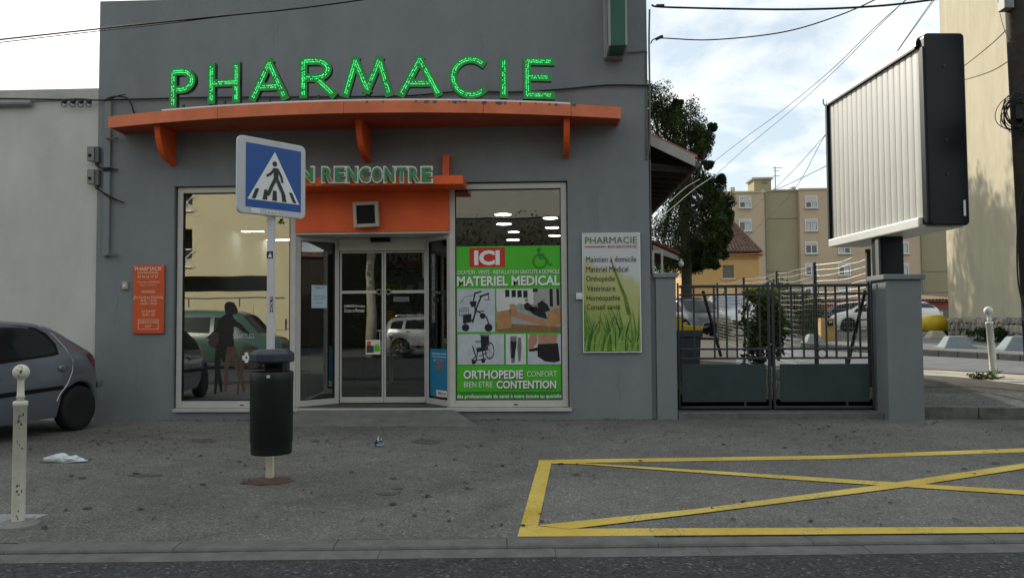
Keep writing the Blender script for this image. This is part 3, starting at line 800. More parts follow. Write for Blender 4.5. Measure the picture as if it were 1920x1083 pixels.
# ---- square box on the orange panel
a = rect(664, 711, 378, 426, -.05)
t = thing('display_box', ((a[0]+a[1])/2, -.02, a[2]), 'square beige housing with black screen on the orange panel', 'display')
M = Matrix.Translation(((a[0]+a[1])/2, .03, (a[2]+a[3])/2)) @ Matrix.Rotation(R(-2), 4, 'Y') @ Matrix.Rotation(R(3), 4, 'X')
hx = (a[1]-a[0])/2
mb = MB()
for q in ((-hx, -hx+.05, -hx, hx), (hx-.05, hx, -hx, hx), (-hx+.05, hx-.05, -hx, -hx+.05), (-hx+.05, hx-.05, hx-.05, hx)): mb.box(q[0], q[1], -.15, -.02, q[2], q[3], M)
mb.build('housing', 'beige_plastic', t, bevel=.008)
mb = MB(); mb.box(-hx+.05, hx-.05, -.125, -.03, -hx+.05, hx-.05, M); mb.build('screen', 'black_plastic', t)

# ---- inside the shop
ceil_spots = [('first', 943, 400, .15), ('second', 945, 418, .15), ('third', 963, 433, .12), ('fourth', 962, 448, .15), ('first right-hand', 1032, 407, .14), ('second right-hand', 1035, 425, .14), ('third right-hand', 1040, 440, .14)]
words = ['highest of the left column', 'second highest of the left column', 'small one, third of the left column', 'lowest of the left column', 'highest of the right column', 'middle one of the right column', 'lowest of the right column']
for (nm, px, py, r), wd_ in zip(ceil_spots, words):
    p = onZ(px, py, CEIL - .03)
    t = thing('ceiling_light', (p.x, p.y, CEIL-.05), 'round lit ceiling lamp above the ICI poster, ' + wd_, 'ceiling light', 'lamps above the green poster', local=True)
    mb = MB(); mb.lathe([(r+.03, 0), (r+.03, .048)], 20); mb.build('ring', 'shop_white', t)
    mb = MB(); mb.lathe([(r, -.004), (r, .02)], 20); mb.build('diffuser', 'lamp_glow', t)
for px, py, w, lab in ((690, 478, .5, 'long lit ceiling lamp above the left sliding door leaf'), (800, 481, .5, 'long lit ceiling lamp behind the right edge of the doors'), (525, 448, .3, 'lit ceiling lamp behind left shop window beside the sign post'), (474, 432, .22, 'small lit ceiling lamp behind left shop window under the sign')):
    p = onZ(px, py, CEIL - .03)
    t = thing('ceiling_light', (p.x, p.y, CEIL-.05), lab, 'ceiling light', local=True)
    mb = MB(); mb.box(-w-.03, w+.03, -.11, .11, 0, .048); mb.build('housing', 'shop_white', t)
    mb = MB(); mb.box(-w, w, -.08, .08, -.004, .02); mb.build('diffuser', 'lamp_glow', t)
a = rect(858, 1056, 349, 396, .7)
mb = MB(); mb.box(a[0]-.2, a[1]+.2, .7, .8, a[2], CEIL); mb.build('reflected_band', 'shop_white', ph)  # pale panel added to imitate a building reflected in the glass
a = rect(852, 882, 440, 470, .6)
# shelving with goods
def shelves(name, x0, x1, y, z1, rows, label, sign=None):
    t = thing(name, ((x0+x1)/2, y, .17), label, 'shelf unit')
    mb = MB(); mb.box(x0, x1, y+.36, y+.38, .17, z1); mb.build('back_panel', 'shop_shelf', t)
    for x in (x0, x1-.025):
        mb = MB(); mb.box(x, x+.025, y, y+.36, .17, z1); mb.build('side_panel', 'shop_shelf', t)
    zs = [.25 + (z1-.65)*i/(rows-1) for i in range(rows)]
    for z in zs:
        mb = MB(); mb.box(x0+.026, x1-.026, y+.02, y+.358, z, z+.02); mb.build('shelf', 'shop_shelf', t)
    if sign:
        mb = MB(); mb.box(x0+.02, x1-.02, y-.02, y-.003, z1-.36, z1-.02); s_ = mb.build('header_board', 'shop_red', t)
        mb = MB(); text_in(mb, sign, x0+.2, x1-.2, z1-.27, z1-.12, y-.024, .01); mb.build('lettering', 'shop_white', s_)
    return zs
GOODS = [MATS[k] for k in ('photo_pale', 'shop_white', 'print_blue', 'shop_red', 'poster_green', 'yellow_lid', 'photo_wood', 'white_plastic')]
gm = MB(); gm.box(-.5, .5, -.5, .5, 0, 1); gme = gm.mesh('product_box')
goods_n = 0
for nm, x0, x1, y, z1, rows, lab, sign, gl in (
    ('shelf_unit', -3.55, -1.95, 5.2, 3.0, 5, 'dark shelf unit headed HYGIENE seen through the left sliding door', 'HYGIENE', 'small product box on the shelves behind the left sliding door'),
    ('shelf_unit', -1.85, -.15, 5.2, 3.0, 5, 'dark shelf unit headed BEAUTE seen through the right sliding door', 'BEAUTE', 'small product box on the shelves behind the right sliding door')):
    zs = shelves(nm, x0, x1, y, z1, rows, lab, sign)
    for z in zs[1:]:
        x = x0 + .08
        while x < x1 - .2:
            w = random.uniform(.06, .16); hgt_ = random.uniform(.12, .26)
            me = gme.copy(); me.materials.append(random.choice(GOODS))
            o = bpy.data.objects.new('product_box', me); C.objects.link(o); o.location = (x + w/2, y + .12, z + .021); o.scale = (w*.92, .12, hgt_)
            tag(o, gl, 'box', gl + 's'.replace('boxs', 'boxes')); o['group'] = gl.replace('box', 'boxes')
            x += w + random.uniform(.01, .12)
# counter
t = thing('sales_counter', (-1.9, 3.4, .17), 'low pale sales counter inside behind the sliding doors', 'counter')
mb = MB(); mb.box(-3.2, -1.7, 3.3, 3.8, .17, .85); mb.build('cabinet', 'shop_shelf', t)
mb = MB(); mb.box(-3.25, -1.65, 3.25, 3.85, .852, .89); mb.build('worktop', 'shop_white', t)
# pale wall seen through the poster window and a dark partition behind the left window
mb = MB(); mb.box(wl[2]-.02, wl[2]+.03, .7, 4.0, .17, CEIL); mb.build('partition', 'shop_wall', ph)
# display figures behind the left window
FYd = FY0 + .027
st = thing('window_display', (onY(430, 760, FYd).x, FYd, .17), 'dark printed striding figure and bare legs stuck on the left shop window', 'display')
def fp(pts, Y=FYd): return [onY(x, y, Y) for x, y in pts]
def flat(name, pts, m, Y=FYd, th=.0005, parent=None):
    mb = MB(); mb.prism(fp(pts, Y), (0, th, 0)); return mb.build(name, m, parent or st)
flat('figure', [(431,565),(438,567),(443,574),(446,582),(444,588),(436,589),(437,596),(443,601),(453,608),(463,620),(474,630),(470,632),(456,622),(444,613),(438,612),(438,650),(428,660),(424,676),(420,680),(412,668),(406,655),(400,650),(393,640),(390,630),(399,622),(408,612),(409,598),(418,592),(424,588),(421,580),(421,571),(425,566)], 'print_black')
flat('backpack', [(398,622),(392,630),(390,643),(396,652),(404,650),(410,640),(410,624)], 'print_purple', FYd-.00008)
flat('leg_print', [(426,650),(440,650),(446,672),(449,700),(448,712),(444,700),(438,676),(434,668),(428,690),(425,733),(421,735),(420,720),(421,692),(423,668)], 'print_brown', FYd-.0001)
flat('leg_print', [(404,655),(414,664),(412,690),(416,716),(417,734),(413,735),(408,712),(405,738),(401,738),(403,700),(402,680)], 'print_black', FYd-.00012)
flat('leg_print', [(450,660),(456,652),(466,650),(476,654),(480,668),(472,672),(464,664),(458,680),(455,702),(460,732),(455,735),(449,712),(447,738),(443,738),(448,700),(450,680)], 'print_brown', FYd-.00014)
b0 = flat('ball_print', [(462+8*math.cos(R(24*i)), 670+10*math.sin(R(24*i))) for i in range(15)], 'sign_white', FYd-.00022)
for q in ((462, 670), (457, 664), (467, 664), (457, 677), (467, 677)):
    flat('ball_spot', [(q[0]+2.2*math.cos(R(72*i)), q[1]+2.6*math.sin(R(72*i))) for i in range(5)], 'print_black', FYd-.00026, .0003, b0)
mb = MB(); text_px(mb, 'SMARTLEG', 437, 476, 625, 634, FYd-.003); mb.build('lettering', 'photo_pale', st)

# ---- green poster on the right window
PY = .078
pa = rect(853, 1058, 461, 752, PY)
po = thing('medical_poster', ((pa[0]+pa[1])/2, PY, pa[2]), 'tall bright green ICI MATERIEL MEDICAL poster filling the right shop window', 'poster')
mb = MB(); mb.box(pa[0], pa[1], PY, PY+.003, pa[2], pa[3]); mb.build('sheet', 'poster_green', po)
k_ = [0]
def lay(): k_[0] += 1; return PY - .0012 - .00035*k_[0]
def pr(px, m, name='print', parent=po):
    Y = lay(); X0, X1, Z0, Z1 = rect(*px, Y); mb = MB(); mb.poly([(X0,Y,Z0),(X1,Y,Z0),(X1,Y,Z1),(X0,Y,Z1)]); return mb.build(name, m, parent)
def shapes(m, items, parent, name='print'):
    """items: ('p', pts) outline, ('l', pts, w) line, ('d', x, y, r) disc, ('o', x, y, r, w) ring; pixel units."""
    Y = lay(); mb = MB()
    for it in items:
        if it[0] == 'p': mb.poly([onY(x, y, Y) for x, y in it[1]])
        elif it[0] == 'd': mb.poly([onY(it[1]+it[3]*math.cos(R(-20*i)), it[2]+it[3]*math.sin(R(-20*i)), Y) for i in range(18)])
        elif it[0] == 'o':
            for i in range(20):
                a, b = R(-18*i), R(-18*(i+1)); r0, r1 = it[3], it[3]-it[4]; e = it[5] if len(it) > 5 else 1
                mb.poly([onY(it[1]+r*math.cos(q)*e, it[2]+r*math.sin(q), Y) for r, q in ((r0,a),(r0,b),(r1,b),(r1,a))])
        else:
            for (x0, y0), (x1, y1) in zip(it[1], it[1][1:]):
                d = math.hypot(x1-x0, y1-y0) or 1; nx, ny = -(y1-y0)/d*it[2]/2, (x1-x0)/d*it[2]/2
                mb.poly([onY(x, y, Y) for x, y in ((x0+nx,y0+ny),(x1+nx,y1+ny),(x1-nx,y1-ny),(x0-nx,y0-ny))])
                Y -= .00002
    return mb.build(name, m, parent)
def ptext(s, x0, x1, y0, y1, m, bold=0.0, shadow=None, parent=po):
    if shadow:
        Y = lay(); mb = MB(); text_px(mb, s, x0+1, x1+1, y0+1.2, y1+1.2, Y, bold); mb.build('lettering_shadow', shadow, parent)
    Y = lay(); mb = MB(); text_px(mb, s, x0, x1, y0, y1, Y, bold); return mb.build('lettering', m, parent)
q = pr((880, 947, 464, 501), 'poster_red', 'red_box'); ptext('ICI', 889, 937, 469, 497, 'text_white', .045, None, q)
shapes('poster_shadow_green', [('d', 1010, 468, 4), ('l', [(1010, 472), (1012, 484), (1024, 484), (1030, 497), (1036, 495)], 3.4), ('o', 1012, 490, 14, 3.4), ('l', [(1010, 477), (1021, 477)], 3)], po, 'wheelchair_symbol')
ptext('LOCATION - VENTE - INSTALLATION GRATUITE A DOMICILE', 855, 1049, 506, 513.5, 'text_white', .012, 'poster_shadow_green')
ptext('MATERIEL MEDICAL', 857, 1050, 517, 535.5, 'text_white', .03, 'text_black')
f = pr((857, 928, 541, 622), 'photo_pale', 'picture')
shapes('photo_dark', [('l', [(889,550),(903,546)], 3), ('l', [(899,556),(917,550)], 3.4), ('l', [(915,551),(917,562),(908,561)], 1.6), ('l', [(891,549),(888,562),(892,585),(886,600),(870,606)], 2.6), ('l', [(902,556),(894,575),(886,605)], 3), ('l', [(890,580),(912,594),(918,611)], 2.4), ('l', [(889,584),(908,583)], 2.2), ('p', [(880,565),(894,564),(892,574),(884,576)]), ('l', [(862,578),(878,576),(878,590),(862,592),(862,578)], 1.0), ('l', [(866,577),(866,592)], .8), ('l', [(870,577),(870,592)], .8), ('l', [(874,576),(874,591)], .8), ('l', [(862,583),(878,581)], .8), ('p', [(868,590),(884,588),(884,604),(868,606)]), ('l', [(863,568),(872,556),(889,553)], .8), ('d', 873, 614, 7), ('d', 905, 592, 5.5), ('d', 916, 614, 7.5)], f, 'walker_print')
shapes('photo_grey', [('d', 873, 614, 4), ('d', 905, 592, 3), ('d', 916, 614, 4.6)], f, 'walker_wheel_print')
f = pr((930.5, 1051, 541, 622), 'photo_wall', 'picture')
shapes('photo_wood_dark', [('p', [(930.5,605),(1051,612),(1051,622),(930.5,622)])], f, 'floor_print')
shapes('photo_white', [('p', [(930.5,541),(1000,541),(1000,570),(930.5,575)])], f, 'wall_print')
for it_ in [('p', [(x,543+k*.5),(x+8,543+k*.4),(x+8.4,556+k*.4),(x+.4,557+k*.4)]) for k, x in enumerate((947,959,970,981))] + [('p', [(999,541),(1008,541),(1008,547),(999,547)]), ('p', [(1030,541),(1036,541),(1037,575),(1031,574)]), ('p', [(1043,541),(1048,541),(1049,572),(1044,572)])]:
    shapes('photo_dark', [it_], f, 'frame_print')
shapes('photo_wood', [('p', [(931,584),(958,580),(959,614),(932,618)]), ('p', [(951,572),(962,569),(1000,590),(1025,602),(1025,612),(960,592),(956,585)]), ('p', [(1027,588),(1040,578),(1051,577),(1051,606),(1027,614)])], f, 'furniture_print')
shapes('photo_sheet', [('p', [(962,575),(975,568),(1000,576),(1026,592),(1027,602),(1000,594),(972,586)])], f, 'sheet_print')
shapes('photo_dark', [('p', [(982,571),(989,566),(998,574),(1004,582),(996,584),(984,580)]), ('p', [(1006,570),(1016,563),(1026,570),(1032,582),(1020,584),(1010,577)]), ('p', [(990,577),(1005,574),(1022,583),(1026,598),(1010,594),(996,586)]), ('d', 1017, 606, 0.1)], f, 'people_print')
shapes('photo_skin', [('d', 987, 562, 3.6), ('d', 1020, 561, 3.2), ('p', [(998,572),(1008,570),(1009,573),(999,575)])], f, 'skin_print')
shapes('photo_white', [('p', [(931,575),(955,571),(956,580),(933,584)]), ('d', 937, 565, 3), ('d', 944, 567, 3.5), ('d', 934, 571, 3)], f, 'lamp_print')
f = pr((858, 945, 626, 683), 'photo_pale', 'picture')
shapes('photo_dark', [('p', [(901,629),(917,629),(917,648),(902,652)]), ('l', [(899,628),(920,627)], 1.4), ('p', [(893,652),(915,649),(916,656),(894,660)]), ('l', [(891,640),(904,640),(904,656)], 2), ('l', [(886,648),(892,668),(884,676)], 2.2), ('l', [(896,656),(892,680)], 2.2), ('l', [(904,655),(908,678)], 2.2), ('l', [(884,676),(912,672)], 2), ('l', [(898,668),(914,660)], 1.6), ('o', 918, 657, 16.5, 2.2, .55), ('d', 888, 679, 3.6), ('d', 906, 676, 4)], f, 'wheelchair_print')
shapes('photo_grey', [('o', 918, 657, 14, .8, .55), ('l', [(918,643),(918,671)], .7), ('l', [(911,650),(925,664)], .7), ('l', [(911,664),(925,650)], .7)], f, 'spoke_print')
f = pr((948.5, 986, 626, 683), 'photo_white', 'picture')
shapes('photo_grey', [('p', [(957,630),(969,630),(967,655),(965,680),(959,680),(956,655)]), ('p', [(971,632),(977,633),(978,650),(976,676),(972,678),(970,650)])], f, 'leg_print')
shapes('photo_dark', [('p', [(957,639),(969,640),(967,655),(964,672),(958,670),(959,655)])], f, 'brace_print')
f = pr((989.5, 1052, 626, 683), 'photo_pale', 'picture')
shapes('photo_skin', [('p', [(1008,626),(1046,626),(1042,650),(1010,650)]), ('p', [(990,640),(994,626),(1007,626),(1008,640),(1000,652),(991,656)])], f, 'skin_print')
shapes('photo_dark', [('p', [(1008,645),(1046,643),(1050,676),(1040,679),(1022,677),(1008,668)]), ('p', [(991,655),(1010,650),(1010,657),(993,659)])], f, 'belt_print')
ptext('ORTHOPEDIE', 869, 981, 693.5, 710, 'text_white', .03, 'text_black'); ptext('CONFORT', 988, 1044, 695, 705.5, 'text_white', -.004)
ptext('BIEN ETRE', 870, 923, 715, 725.5, 'text_white', -.004); ptext('CONTENTION', 931, 1043, 713, 728, 'text_white', .03, 'text_black')
q = pr((853, 1058, 733.5, 752), 'poster_dark_green', 'band'); ptext('des professionnels de sant\u00e9 \u00e0 votre \u00e9coute au quotidien', 857, 1057, 738, 748, 'text_white', .008, None, q)

random.seed(41)
for px, py, L_ in ((1120, 360, 70), (215, 520, 90), (1160, 690, 60), (255, 700, 50), (900, 60, 45), (520, 40, 50)):
    p = onY(px, py, -.0015); pts = [p]
    for i in range(9): pts.append(pts[-1] + Vector((random.uniform(-.035, .035), 0, -L_/128/9)))
    mb = MB()
    for a_, b_ in zip(pts, pts[1:]): mb.poly([a_+Vector((-.0016, 0, 0)), a_+Vector((.0016, 0, 0)), b_+Vector((.0016, 0, 0)), b_+Vector((-.0016, 0, 0))])
    mb.build('hairline_crack', 'chip_dark', ph)
# ---- two boards and two switches on the wall
a = rect(250, 308, 496, 625, -.03)
ob = thing('orange_board', ((a[0]+a[1])/2, -.03, a[2]), 'narrow orange board with opening hours on the wall left of the shopfront', 'sign')
mb = MB(); mb.box(a[0], a[1], -.035, -.02, a[2], a[3]); mb.build('panel', 'orange_sign', ob, bevel=.003)
for u in (.04, .96):
    for v in (.025, .505, .975):
        mb = MB(); p = (a[0]+(a[1]-a[0])*u, -.05, a[2]+(a[3]-a[2])*v)
        mb.lathe([(.008, 0), (.008, .045)], 10, Matrix.Translation((p[0], -.003, p[2])) @ Matrix.Rotation(R(90), 4, 'X')); mb.build('screw', 'chrome', ob)
for s_, x0, x1, y0, y1, bd in (('PHARMACIE', 253, 303, 500, 507, .01), ('BON RENCONTRE', 258, 297, 509, 513, 0), ('04 94 62 17 27', 258, 296, 516, 521, 0), ('V\u00e9ronique CARBONE', 257, 299, 527, 531, 0), ('Docteur en Pharmacie', 263, 293, 532.5, 535, 0), ('HORAIRES', 266, 291, 544, 549, 0), ('Du Lundi au Vendredi', 252, 304, 554, 559, 0), ('8h45 / 12h30', 264, 293, 560.5, 565, 0), ('14h30 / 19h30', 263, 294, 567, 571, 0), ('Le Samedi', 266, 291, 580, 585, 0), ('8h45 / 12h', 267, 290, 587, 592, 0), ('PHARMACIE DE GARDE', 262, 295, 601.5, 606, 0), ('3237', 272, 284, 609, 613, 0)):
    mb = MB(); text_px(mb, s_, x0, x1, y0, y1, -.037, bd); mb.build('lettering', 'text_cream', ob)
b_ = rect(259, 297, 598.5, 617, -.037); mb = MB(); frame(mb, b_[0], b_[1], b_[2], b_[3], -.0375, -.0355, .006); mb.build('ruled_box', 'text_cream', ob)
for px, py, lab, w, h_ in ((235, 535, 'small beige intercom box left of the orange board', 5.5, 7), (1086, 555, 'small white switch box beside the grass-print board', 6, 6)):
    a = rect(px-w, px+w, py-h_, py+h_, -.02)
    t = thing('switch_box', ((a[0]+a[1])/2, -.02, a[2]), lab, 'switch box')
    mb = MB(); mb.box(a[0], a[1], -.045, -.003, a[2], a[3]); mb.build('case', 'beige_plastic' if px < 500 else 'white_plastic', t, bevel=.008)
    mb = MB(); mb.box(a[0]+.025, a[1]-.025, -.052, -.046, (a[2]+a[3])/2-.02, (a[2]+a[3])/2+.02); mb.build('button', 'white_plastic', t)
a = rect(1094, 1200, 438, 659, -.03)
gb = thing('grass_board', ((a[0]+a[1])/2, -.03, a[2]), 'tall pale board printed with grass blades and a list of services', 'sign')
GBY = -.036
m = bpy.data.materials.new('grass_board_print'); m.use_nodes = True; MATS['grass_board_print'] = m
n = m.node_tree.nodes; l = m.node_tree.links; t_ = n.new('ShaderNodeTexCoord'); sp = n.new('ShaderNodeSeparateXYZ'); l.new(t_.outputs['Generated'], sp.inputs[0])
nz_ = n.new('ShaderNodeTexNoise'); nz_.inputs['Scale'].default_value = 2.5; l.new(t_.outputs['Generated'], nz_.inputs['Vector'])
ad = n.new('ShaderNodeMath'); ad.operation = 'MULTIPLY_ADD'; ad.inputs[1].default_value = .35; l.new(nz_.outputs['Fac'], ad.inputs[0]); l.new(sp.outputs['Z'], ad.inputs[2])
ad2 = n.new('ShaderNodeMath'); ad2.operation = 'MULTIPLY_ADD'; ad2.inputs[1].default_value = .25; l.new(sp.outputs['X'], ad2.inputs[0]); l.new(ad.outputs[0], ad2.inputs[2])
rr = n.new('ShaderNodeValToRGB'); l.new(ad2.outputs[0], rr.inputs[0]); e = rr.color_ramp.elements
e[0].position = .2; e[0].color = (.13, .25, .05, 1); e[1].position = 1.35; e[1].color = (.55, .57, .58, 1)
x_ = e.new(.65); x_.color = (.36, .40, .12, 1); x_ = e.new(.92); x_.color = (.47, .47, .22, 1)
l.new(rr.outputs[0], n['Principled BSDF'].inputs['Base Color']); n['Principled BSDF'].inputs['Roughness'].default_value = .4
mb = MB(); mb.box(a[0], a[1], GBY, -.014, a[2], a[3]); mb.build('panel', 'grass_board_print', gb)
mb = MB(); frame(mb, a[0]-.012, a[1]+.012, a[2]-.012, a[3]+.012, GBY-.002, -.013, .0115); mb.build('edge_trim', 'sign_white', gb)
random.seed(11)
for kk, mm in enumerate(('blade_c', 'blade_a', 'blade_b', 'blade_a', 'blade_c')):
    mb = MB(); Y = GBY - .0008 - .0009*kk
    for i in range(16):
        bx = random.uniform(1097, 1197); hh = random.uniform(30, 105) * (1.0 - .08*kk); lean = random.uniform(-26, 26); w = random.uniform(2.5, 7)
        Y -= .00002; L_, R_ = [], []
        for j in range(6):
            f = j/5; cx = min(1198, max(1096, bx + lean*f*f)); ww = w*(1-f)**.8/2; y = 658 - hh*f
            L_.append((max(1095, cx-ww), y)); R_.append((min(1199, cx+ww), y))
        for j in range(5): mb.poly([onY(*q, Y) for q in (L_[j], R_[j], R_[j+1], L_[j+1])])
    mb.build('grass_print', mm, gb)
mb = MB(); Y = GBY-.006
pts = [(1146, 487), (1152, 505), (1162, 532), (1172, 556), (1180, 590)]
for i in range(4): mb.poly([onY(x, y, Y) for x, y in ((pts[i][0]-1-i*.7, pts[i][1]), (pts[i+1][0]-1.7-i*.7, pts[i+1][1]), (pts[i+1][0]+1.7+i*.7, pts[i+1][1]), (pts[i][0]+1+i*.7, pts[i][1]))])
mb.build('grass_print', 'blade_a', gb)
for s_, x0, x1, y0, y1, mm, bd in (('PHARMACIE', 1097, 1194, 444, 456, 'text_olive', 0), ('BON RENCONTRE', 1140, 1194, 459.5, 464.5, 'text_red', .005), ('Maintien \u00e0 domicile', 1099, 1193, 480.5, 491, 'text_black', 0), ('Mat\u00e9riel M\u00e9dical', 1099, 1178, 499, 509.5, 'text_black', 0), ('Orthop\u00e9die', 1099, 1153, 517, 530, 'text_black', 0), ('V\u00e9t\u00e9rinaire', 1100, 1154, 535, 545.5, 'text_black', 0), ('Hom\u00e9opathie', 1100, 1163, 553, 566, 'text_black', 0), ('Conseil sant\u00e9', 1100, 1163, 570, 580, 'text_black', 0)):
    mb = MB(); text_px(mb, s_, x0, x1, y0, y1, GBY-.0075, bd); mb.build('lettering', mm, gb)
a2 = rect(1097, 1136, 461.5, 463, GBY-.006); mb = MB(); mb.box(a2[0], a2[1], GBY-.0075, GBY-.0065, a2[2], a2[3]); mb.build('rule', 'text_red', gb)

# ---- cross-shaped pharmacy sign at the corner, seen edge-on
a = rect(1141, 1176, 0, 85, -.58); zc = a[2]
cr = thing('cross_sign', ((a[0]+a[1])/2, -.35, zc), 'dark green edge-on pharmacy cross sign projecting from the facade corner', 'sign')
xa, xb = a[0], a[1]
prof = [(-.14, 0), (-.58, 0), (-.58, .95), (-.95, .95), (-.95, 1.39), (-.58, 1.39), (-.58, 1.8), (-.14, 1.8), (-.14, 1.39), (-.06, 1.39), (-.06, .95), (-.14, .95)]
mb = MB(); mb.prism([(xa+.03, y, zc+z) for y, z in prof], (xb-xa-.06, 0, 0)); mb.build('box', 'cross_green', cr)
for x in (xa, xb-.028):
    mb = MB(); mb.prism([(x, y, zc+z) for y, z in prof], (.028, 0, 0)); mb.build('face_frame', 'cross_case', cr)
mb = MB(); mb.box(xa-.03, xb-.01, -.13, -.002, zc-.02, zc+1.9); mb.build('mounting', 'cross_case', cr, bevel=.01)
mb = MB(); mb.box(xa-.004, xa-.001, -.40, -.36, zc+.1, zc+1.5); mb.build('groove', 'dark_gap', cr)

# ================================================================== LEFT-HAND HOUSE, CABLES ON THE WALL
nb = thing('cream_house', (XL-5, .3, 0), 'plain cream rendered house wall with concrete coping at the left edge', 'house')
zt = onY(90, 190, .03).z; zt2 = onY(178, 166, .03).z
mb = MB(); mb.box(XL-16, XL-.002, .03, 9, -.1, zt); mb.build('wall', 'beige_render', nb)
mb = MB(); mb.box(XL-16, XL-.003, .01, 9.02, zt+.001, zt2); mb.build('coping', 'coping', nb, bevel=.01)
a = rect(-40, 58, 188, 200, -.05); mb = MB(); mb.tube([(XL-9, -.04, (a[2]+a[3])/2), (a[1], -.04, (a[2]+a[3])/2)], .045, 10); mb.build('pipe', 'grey_plastic', nb)
# service duct with meter boxes
a = rect(194, 206, 190, 480, -.05)
du = thing('cable_duct', ((a[0]+a[1])/2, -.03, a[2]), 'long grey vertical cable duct on the left end of the facade', 'duct')
mb = MB(); mb.box(a[0], a[1], -.055, -.002, a[2], a[3]); mb.build('channel', 'grey_render', du, bevel=.006)
for py in (262, 480):
    p = onY(213, py, -.03); mb = MB(); q = onY(200, py-2, -.06)
    mb.tube([(q.x, -.062, q.z), (q.x+.09, -.065, q.z-.005), (q.x+.17, -.05, q.z+(.0 if py > 300 else .01))], .014, 6); mb.build('strap', 'cable_grey', du)
for py, lab in ((289, 'upper small grey meter box beside the cable duct'), (332, 'lower small grey meter box with cables beside the duct')):
    a = rect(165, 184, py-14, py+13, -.07)
    t = thing('meter_box', ((a[0]+a[1])/2, -.05, a[2]), lab, 'meter box')
    mb = MB(); mb.box(a[0], a[1]-.05, -.10, -.004, a[2], a[3]); mb.build('case', 'grey_plastic', t, bevel=.006)
    mb = MB(); mb.box(a[1]-.048, a[1]+.01, -.08, -.004, a[2]-.02, a[3]); mb.build('side_case', 'cable_grey', t, bevel=.005)
    mb = MB(); mb.lathe([(.024, 0), (.024, .012)], 12, Matrix.Translation(((a[0]+a[1])/2-.03, -.101, a[2]+.08)) @ Matrix.Rotation(R(90), 4, 'X')); mb.build('dial', 'black_plastic', t)
    for j in range(3):
        x = a[1]-.05+.02*j; mb = MB()
        mb.tube([(x, -.05, a[2]), (x+.02, -.07, a[2]-.07), (x+.10, -.065, a[2]-.11-.02*j), (x+.2+.06*(py>300), -.07, a[2]-.10-.02*j-.1*(py>300)), (x+.3+.1*(py>300), -.03, a[2]-.12-.16*(py>300))], .008, 5); mb.build('lead', 'cable', t)
def wire(name, pts, r, label, m='cable', n=5, group=None):
    """pts: (px, py, Y) control points joined smoothly."""
    P = [onY(x, y, Y) for x, y, Y in pts]; out = []
    for i in range(len(P)-1):
        p0 = P[max(i-1, 0)]; p1 = P[i]; p2 = P[i+1]; p3 = P[min(i+2, len(P)-1)]
        for j in range(8):
            t = j/8; out.append(.5*((2*p1) + (p2-p0)*t + (2*p0-5*p1+4*p2-p3)*t*t + (3*p1-p0-3*p2+p3)*t**3))
    out.append(P[-1]); mb = MB(); mb.smooth = True; mb.tube(out, r, n); return mb.build(name, m, None, label=label, cat='cable', group=group)
wire('facade_cable', [(-60,184,-.03),(60,186,-.03),(115,187,-.04),(150,186,-.05),(185,188,-.05),(260,186,-.03),(400,183,-.03),(600,182,-.03),(760,180,-.03),(860,172,-.03),(960,173,-.03),(1050,168,-.03),(1140,160,-.03),(1216,161,-.03)], .013, 'thin dark cable running along the facade behind the letters')
wire('facade_cable', [(195,188,-.04),(215,181,-.07),(238,184,-.06),(246,195,-.06),(250,208,-.05),(252,212,-.02)], .012, 'short dark cable looping down to the left end of the canopy')
wire('facade_cable', [(196,190,-.05),(212,184,-.09),(225,179,-.1),(236,178,-.08)], .009, 'short cable stub sticking up above the canopy left end')
for px, ps in ((121, 'leftmost'), (137, 'second from left'), (152, 'third from left'), (167, 'rightmost')):
    p = onY(px, 191, -.06); t = thing('cable_insulator', (p.x, -.03, p.z-.04), ps + ' of four dark cable insulators on the cream wall', 'insulator', 'row of cable insulators', local=True)
    mb = MB(); mb.lathe([(.02, 0), (.036, .015), (.026, .03), (.036, .045), (.02, .06)], 10, Matrix.Translation((0, 0, .045)) @ Matrix.Rotation(R(90), 4, 'X')); mb.build('spool', 'cable', t)
    mb = MB(); mb.tube([(.045*math.sin(R(30*i)), -.04, .0+.045*math.cos(R(30*i))) for i in range(13)], .006, 5); mb.build('loop', 'cable', t)
wire('corner_cable', [(1218,18,-.03),(1217,80,-.03),(1218,160,-.03),(1218,260,-.03),(1212,300,-.02)], .014, 'grey cable clipped down the right corner of the facade', 'cable_grey')
wire('corner_cable', [(1167,98,-.05),(1190,98,-.02),(1211,97,-.02),(1212,110,-.02),(1212,200,-.02),(1212,292,-.02)], .010, 'thin grey cable from the cross sign down the facade', 'cable_grey')
wire('corner_cable', [(1219,300,.03),(1220,380,.03),(1221,440,.03),(1222,505,.02)], .008, 'thin cable on the lower right facade edge', 'cable_grey')

# ================================================================== GATE, PIERS, FENCE
GY = .22
def pier(name, x0, x1, ytop, ybot, Yf, dep, label, capx):
    a = rect(x0, x1, ytop, ybot, Yf); t = thing(name, ((a[0]+a[1])/2, Yf+dep/2, 0), label, 'gate pier')
    mb = MB(); mb.box(a[0], a[1], Yf, Yf+dep, -.1, a[3]-.075); mb.build('shaft', 'grey_pier', t, bevel=.012)
    mb = MB(); mb.box(a[0]-capx, a[1]+capx, Yf-capx, Yf+dep+capx, a[3]-.0745, a[3]); mb.build('cap', 'grey_pier', t, bevel=.014)
    return a
pL = pier('gate_pier', 1231, 1269, 511, 780, .01, .36, 'slim grey gate pier attached to the shop facade', .03)
pR = pier('gate_pier', 1664, 1731, 514, 784, -.16, .52, 'broad grey gate pier under the billboard', .045)
gx = lambda px: onY(px, 640, GY).x
gz = lambda py: onY(1450, py, GY).z
mb = MB(); mb.box(pL[1]+.01, pR[0]-.005, .0, .46, -.1, gz(768)-.02); mb.build('gate_threshold', 'kerb', None, kind='structure', bevel=.01)
